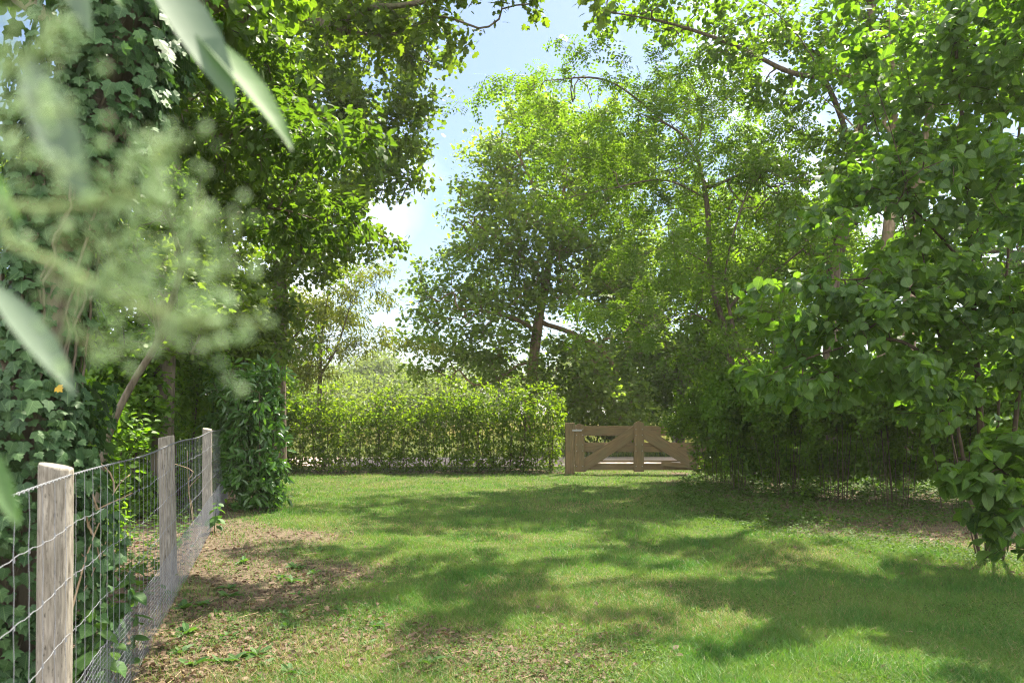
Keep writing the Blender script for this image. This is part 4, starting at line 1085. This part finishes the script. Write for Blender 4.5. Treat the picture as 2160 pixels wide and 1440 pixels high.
def rosette_mesh(n, sz):
    a = np.arange(n) * 2.4
    ax = np.stack([np.cos(a), np.sin(a), rng.uniform(.25, .9, n)], 1)
    p = np.zeros((n, 3)); p[:, 2] = .005
    nr = np.array([0, 0, 1.]) + .2 * rng.normal(size=(n, 3)) - ax * .3
    return leaves_geo('laurel', p, ax, nr, sz * rng.uniform(.6, 1.2, n), rng.uniform(0, 1, n))
WL = 'small green dandelion-like weed rosette on the bare earth beside the fence'
wp = []
for k in range(3):
    V, Fc, lc = rosette_mesh(9, .10)
    wp.append(mk('weed_rosette', V, Fc, M['nettle'], lc=lc))
for i in range(34):
    o = wp[i] if i < 3 else wp[int(rng.integers(0, 3))].copy()
    if i >= 3: COL.objects.link(o)
    y = 1 / rng.uniform(1 / 8.5, 1 / 4.2)
    x = fenceX(y) + .12 + abs(rng.normal(0, .65))
    o.location = (x, y, float(gz(x, y))); o.rotation_euler.z = rng.uniform(0, 6.28)
    s = rng.uniform(.5, 1.1); o.scale = (s, s, s)
    tag(o, WL, 'weed', 'weed rosettes along the fence')

# ------------------------------------------------------------------ out-of-focus flowering shrub right in front of the camera at the left
def foreground():
    b = np.array([-.85, .55, 0])
    root = empty('flowering_shrub', b, 'blurred pale flowering shrub close to the camera at the upper left', 'shrub')
    stem = smooth_path([b, (-.80, .55, .7), (-.70, .55, 1.4), (-.62, .58, 1.9), (-.55, .62, 2.3)], .05)
    tips = [(P(-160, 445, .30), P(60, 440, .27), P(200, 430, .26), P(340, 400, .26)), (P(-160, 470, .30), P(20, 515, .27), P(200, 600, .26), P(330, 660, .26), P(470, 690, .26)),
            (P(-200, -250, .66), P(60, -180, .68), P(330, -20, .70)), (P(-160, 200, .3), P(-40, 160, .25), P(60, 120, .24), P(120, 60, .24)), (P(-160, 560, .5), P(-60, 600, .5), P(0, 610, .5))]
    paths = [stem]
    for tpt in tips:
        j = stem[int(np.argmin(np.abs(stem[:, 2] - tpt[0][2])))]
        paths.append(smooth_path([j] + list(tpt), .01))
    V, Fc = merge([poly_tube([paths[0]], (.012, .006), 8), poly_tube(paths[1:], (.0022, .0012), 6)]); mk('stem', V, Fc, M['fg_stem'], root, b, smooth=True)
    L = [((300, -90, .70), (492, 226, .66), (.5, -.8, .55), .8, 1.35), ((372, 30, .70), (614, 318, .66), (.5, -.5, .8), .25, 1.15), ((120, -110, .6), (190, 70, .58), (.3, -.9, .4), .9, 1.3), ((-30, 590, .48), (160, 832, .46), (.6, -.7, .5), .75, 1.1),
         ((50, 110, .30), (185, 440, .28), (.4, -.9, .2), .85, 1.2), ((-60, 900, .45), (40, 1110, .43), (.5, -.8, .3), .5, 1.1), ((190, -60, .7), (262, 20, .69), (.4, -.6, .6), .3, 1.2), ((-60, 330, .4), (40, 470, .38), (.2, -.9, .4), .6, 1.)]
    for p0, p1, nr, lv, wd in L:
        p0 = P(*p0); p1 = P(*p1)
        ln = np.linalg.norm(p1 - p0)
        tv = T['fglance'][0].copy(); T['fglance'][0][:, 0] *= wd * .6
        V, Fc, lc = leaves_geo('fglance', p0[None], (p1 - p0 + unit(np.array(nr, float)) * ln * .14)[None], np.array([nr], float), np.array([ln]), np.array([lv]), 1.0)
        T['fglance'][0][:] = tv
        mk('leaf', V, Fc, M['fg_pale'] if lv > .7 else M['fg_leaf'], root, b, lc, smooth=True)
    # two flower panicles of many little buds
    def panicle(axes, n, spread, sc):
        bm = bmesh.new(); bmesh.ops.create_icosphere(bm, subdivisions=1, radius=1)
        iv = np.array([v.co[:] for v in bm.verts]); ifc = np.array([[v.index for v in f.verts] for f in bm.faces]); bm.free()
        pts, tw = [], []
        for ax in axes:
            pth = smooth_path(ax, .003)
            m = int(n * len(pth) / 40)
            k = rng.integers(0, len(pth), m)
            q = pth[k] + rng.normal(size=(m, 3)) * spread
            pts.append(q)
            for a, c in zip(pth[k][::6], q[::6]): tw.append(np.array([a, (a + c) / 2 + rng.normal(size=3) * .0015, c]))
            tw.append(pth)
        pts = np.concatenate(pts)
        N = len(pts); sz = sc * rng.uniform(.6, 1.3, N)
        V = pts[:, None] + iv[None] * sz[:, None, None]
        Fc = ifc[None] + (np.arange(N) * len(iv))[:, None, None]
        lc = np.zeros((N, len(iv), 3)); lc[:, :, 2] = rng.uniform(0, 1, N)[:, None]
        p = mk('flower_panicle', V.reshape(-1, 3), Fc.reshape(-1, 3), M['fg_bud'], root, b, lc.reshape(-1, 3), smooth=True)
        V, Fc = poly_tube(tw, .0004, 4)
        mk('pedicels', V, Fc, M['fg_stem'], p, b)
    d = .255
    panicle([[P(200, 430, d), P(300, 350, d), P(400, 300, d)], [P(260, 425, d), P(380, 440, d), P(470, 470, d)], [P(200, 600, d), P(330, 560, d), P(480, 560, d)], [P(250, 620, d), P(380, 660, d), P(500, 670, d)], [P(180, 590, d), P(150, 680, d), P(260, 720, d)],
             [P(320, 410, d), P(330, 320, d), P(310, 270, d)], [P(120, 520, d), P(260, 500, d), P(420, 510, d)], [P(330, 640, d), P(420, 710, d), P(470, 730, d)]], 130, .0070, .0014)
    d = .23
    panicle([[P(-40, 190, d), P(80, 100, d), P(140, 20, d)], [P(-40, 190, d), P(40, 40, d), P(60, -40, d)], [P(-40, 190, d), P(90, 230, d), P(160, 260, d)], [P(-40, 190, d), P(60, 320, d), P(140, 380, d)]], 110, .0072, .0014)
foreground()

# ------------------------------------------------------------------ summer haze: one closed box of thin air round the scene
def haze():
    m, t, N, L = new_mat('haze air')
    v = N.new('ShaderNodeVolumePrincipled')
    v.inputs['Color'].default_value = (1.0, .98, .94, 1)
    v.inputs['Density'].default_value = HAZE
    v.inputs['Anisotropy'].default_value = .25
    o = N.new('ShaderNodeOutputMaterial'); L.new(v.outputs[0], o.inputs['Volume'])
    m.cycles.volume_sampling = 'DISTANCE'; m.cycles.homogeneous_volume = True
    x0, x1, y0, y1, z0, z1 = -610, 610, -70, 910, -1.2, 16.5
    V = [(x, y, z) for z in (z0, z1) for y in (y0, y1) for x in (x0, x1)]
    o = mk('haze', V, [(0, 2, 3, 1), (4, 5, 7, 6), (0, 1, 5, 4), (2, 6, 7, 3), (0, 4, 6, 2), (1, 3, 7, 5)], m)
    tag(o, 'pale summer haze hanging over the far meadow trees', 'haze', kind='stuff')
HAZE = .0005
haze()
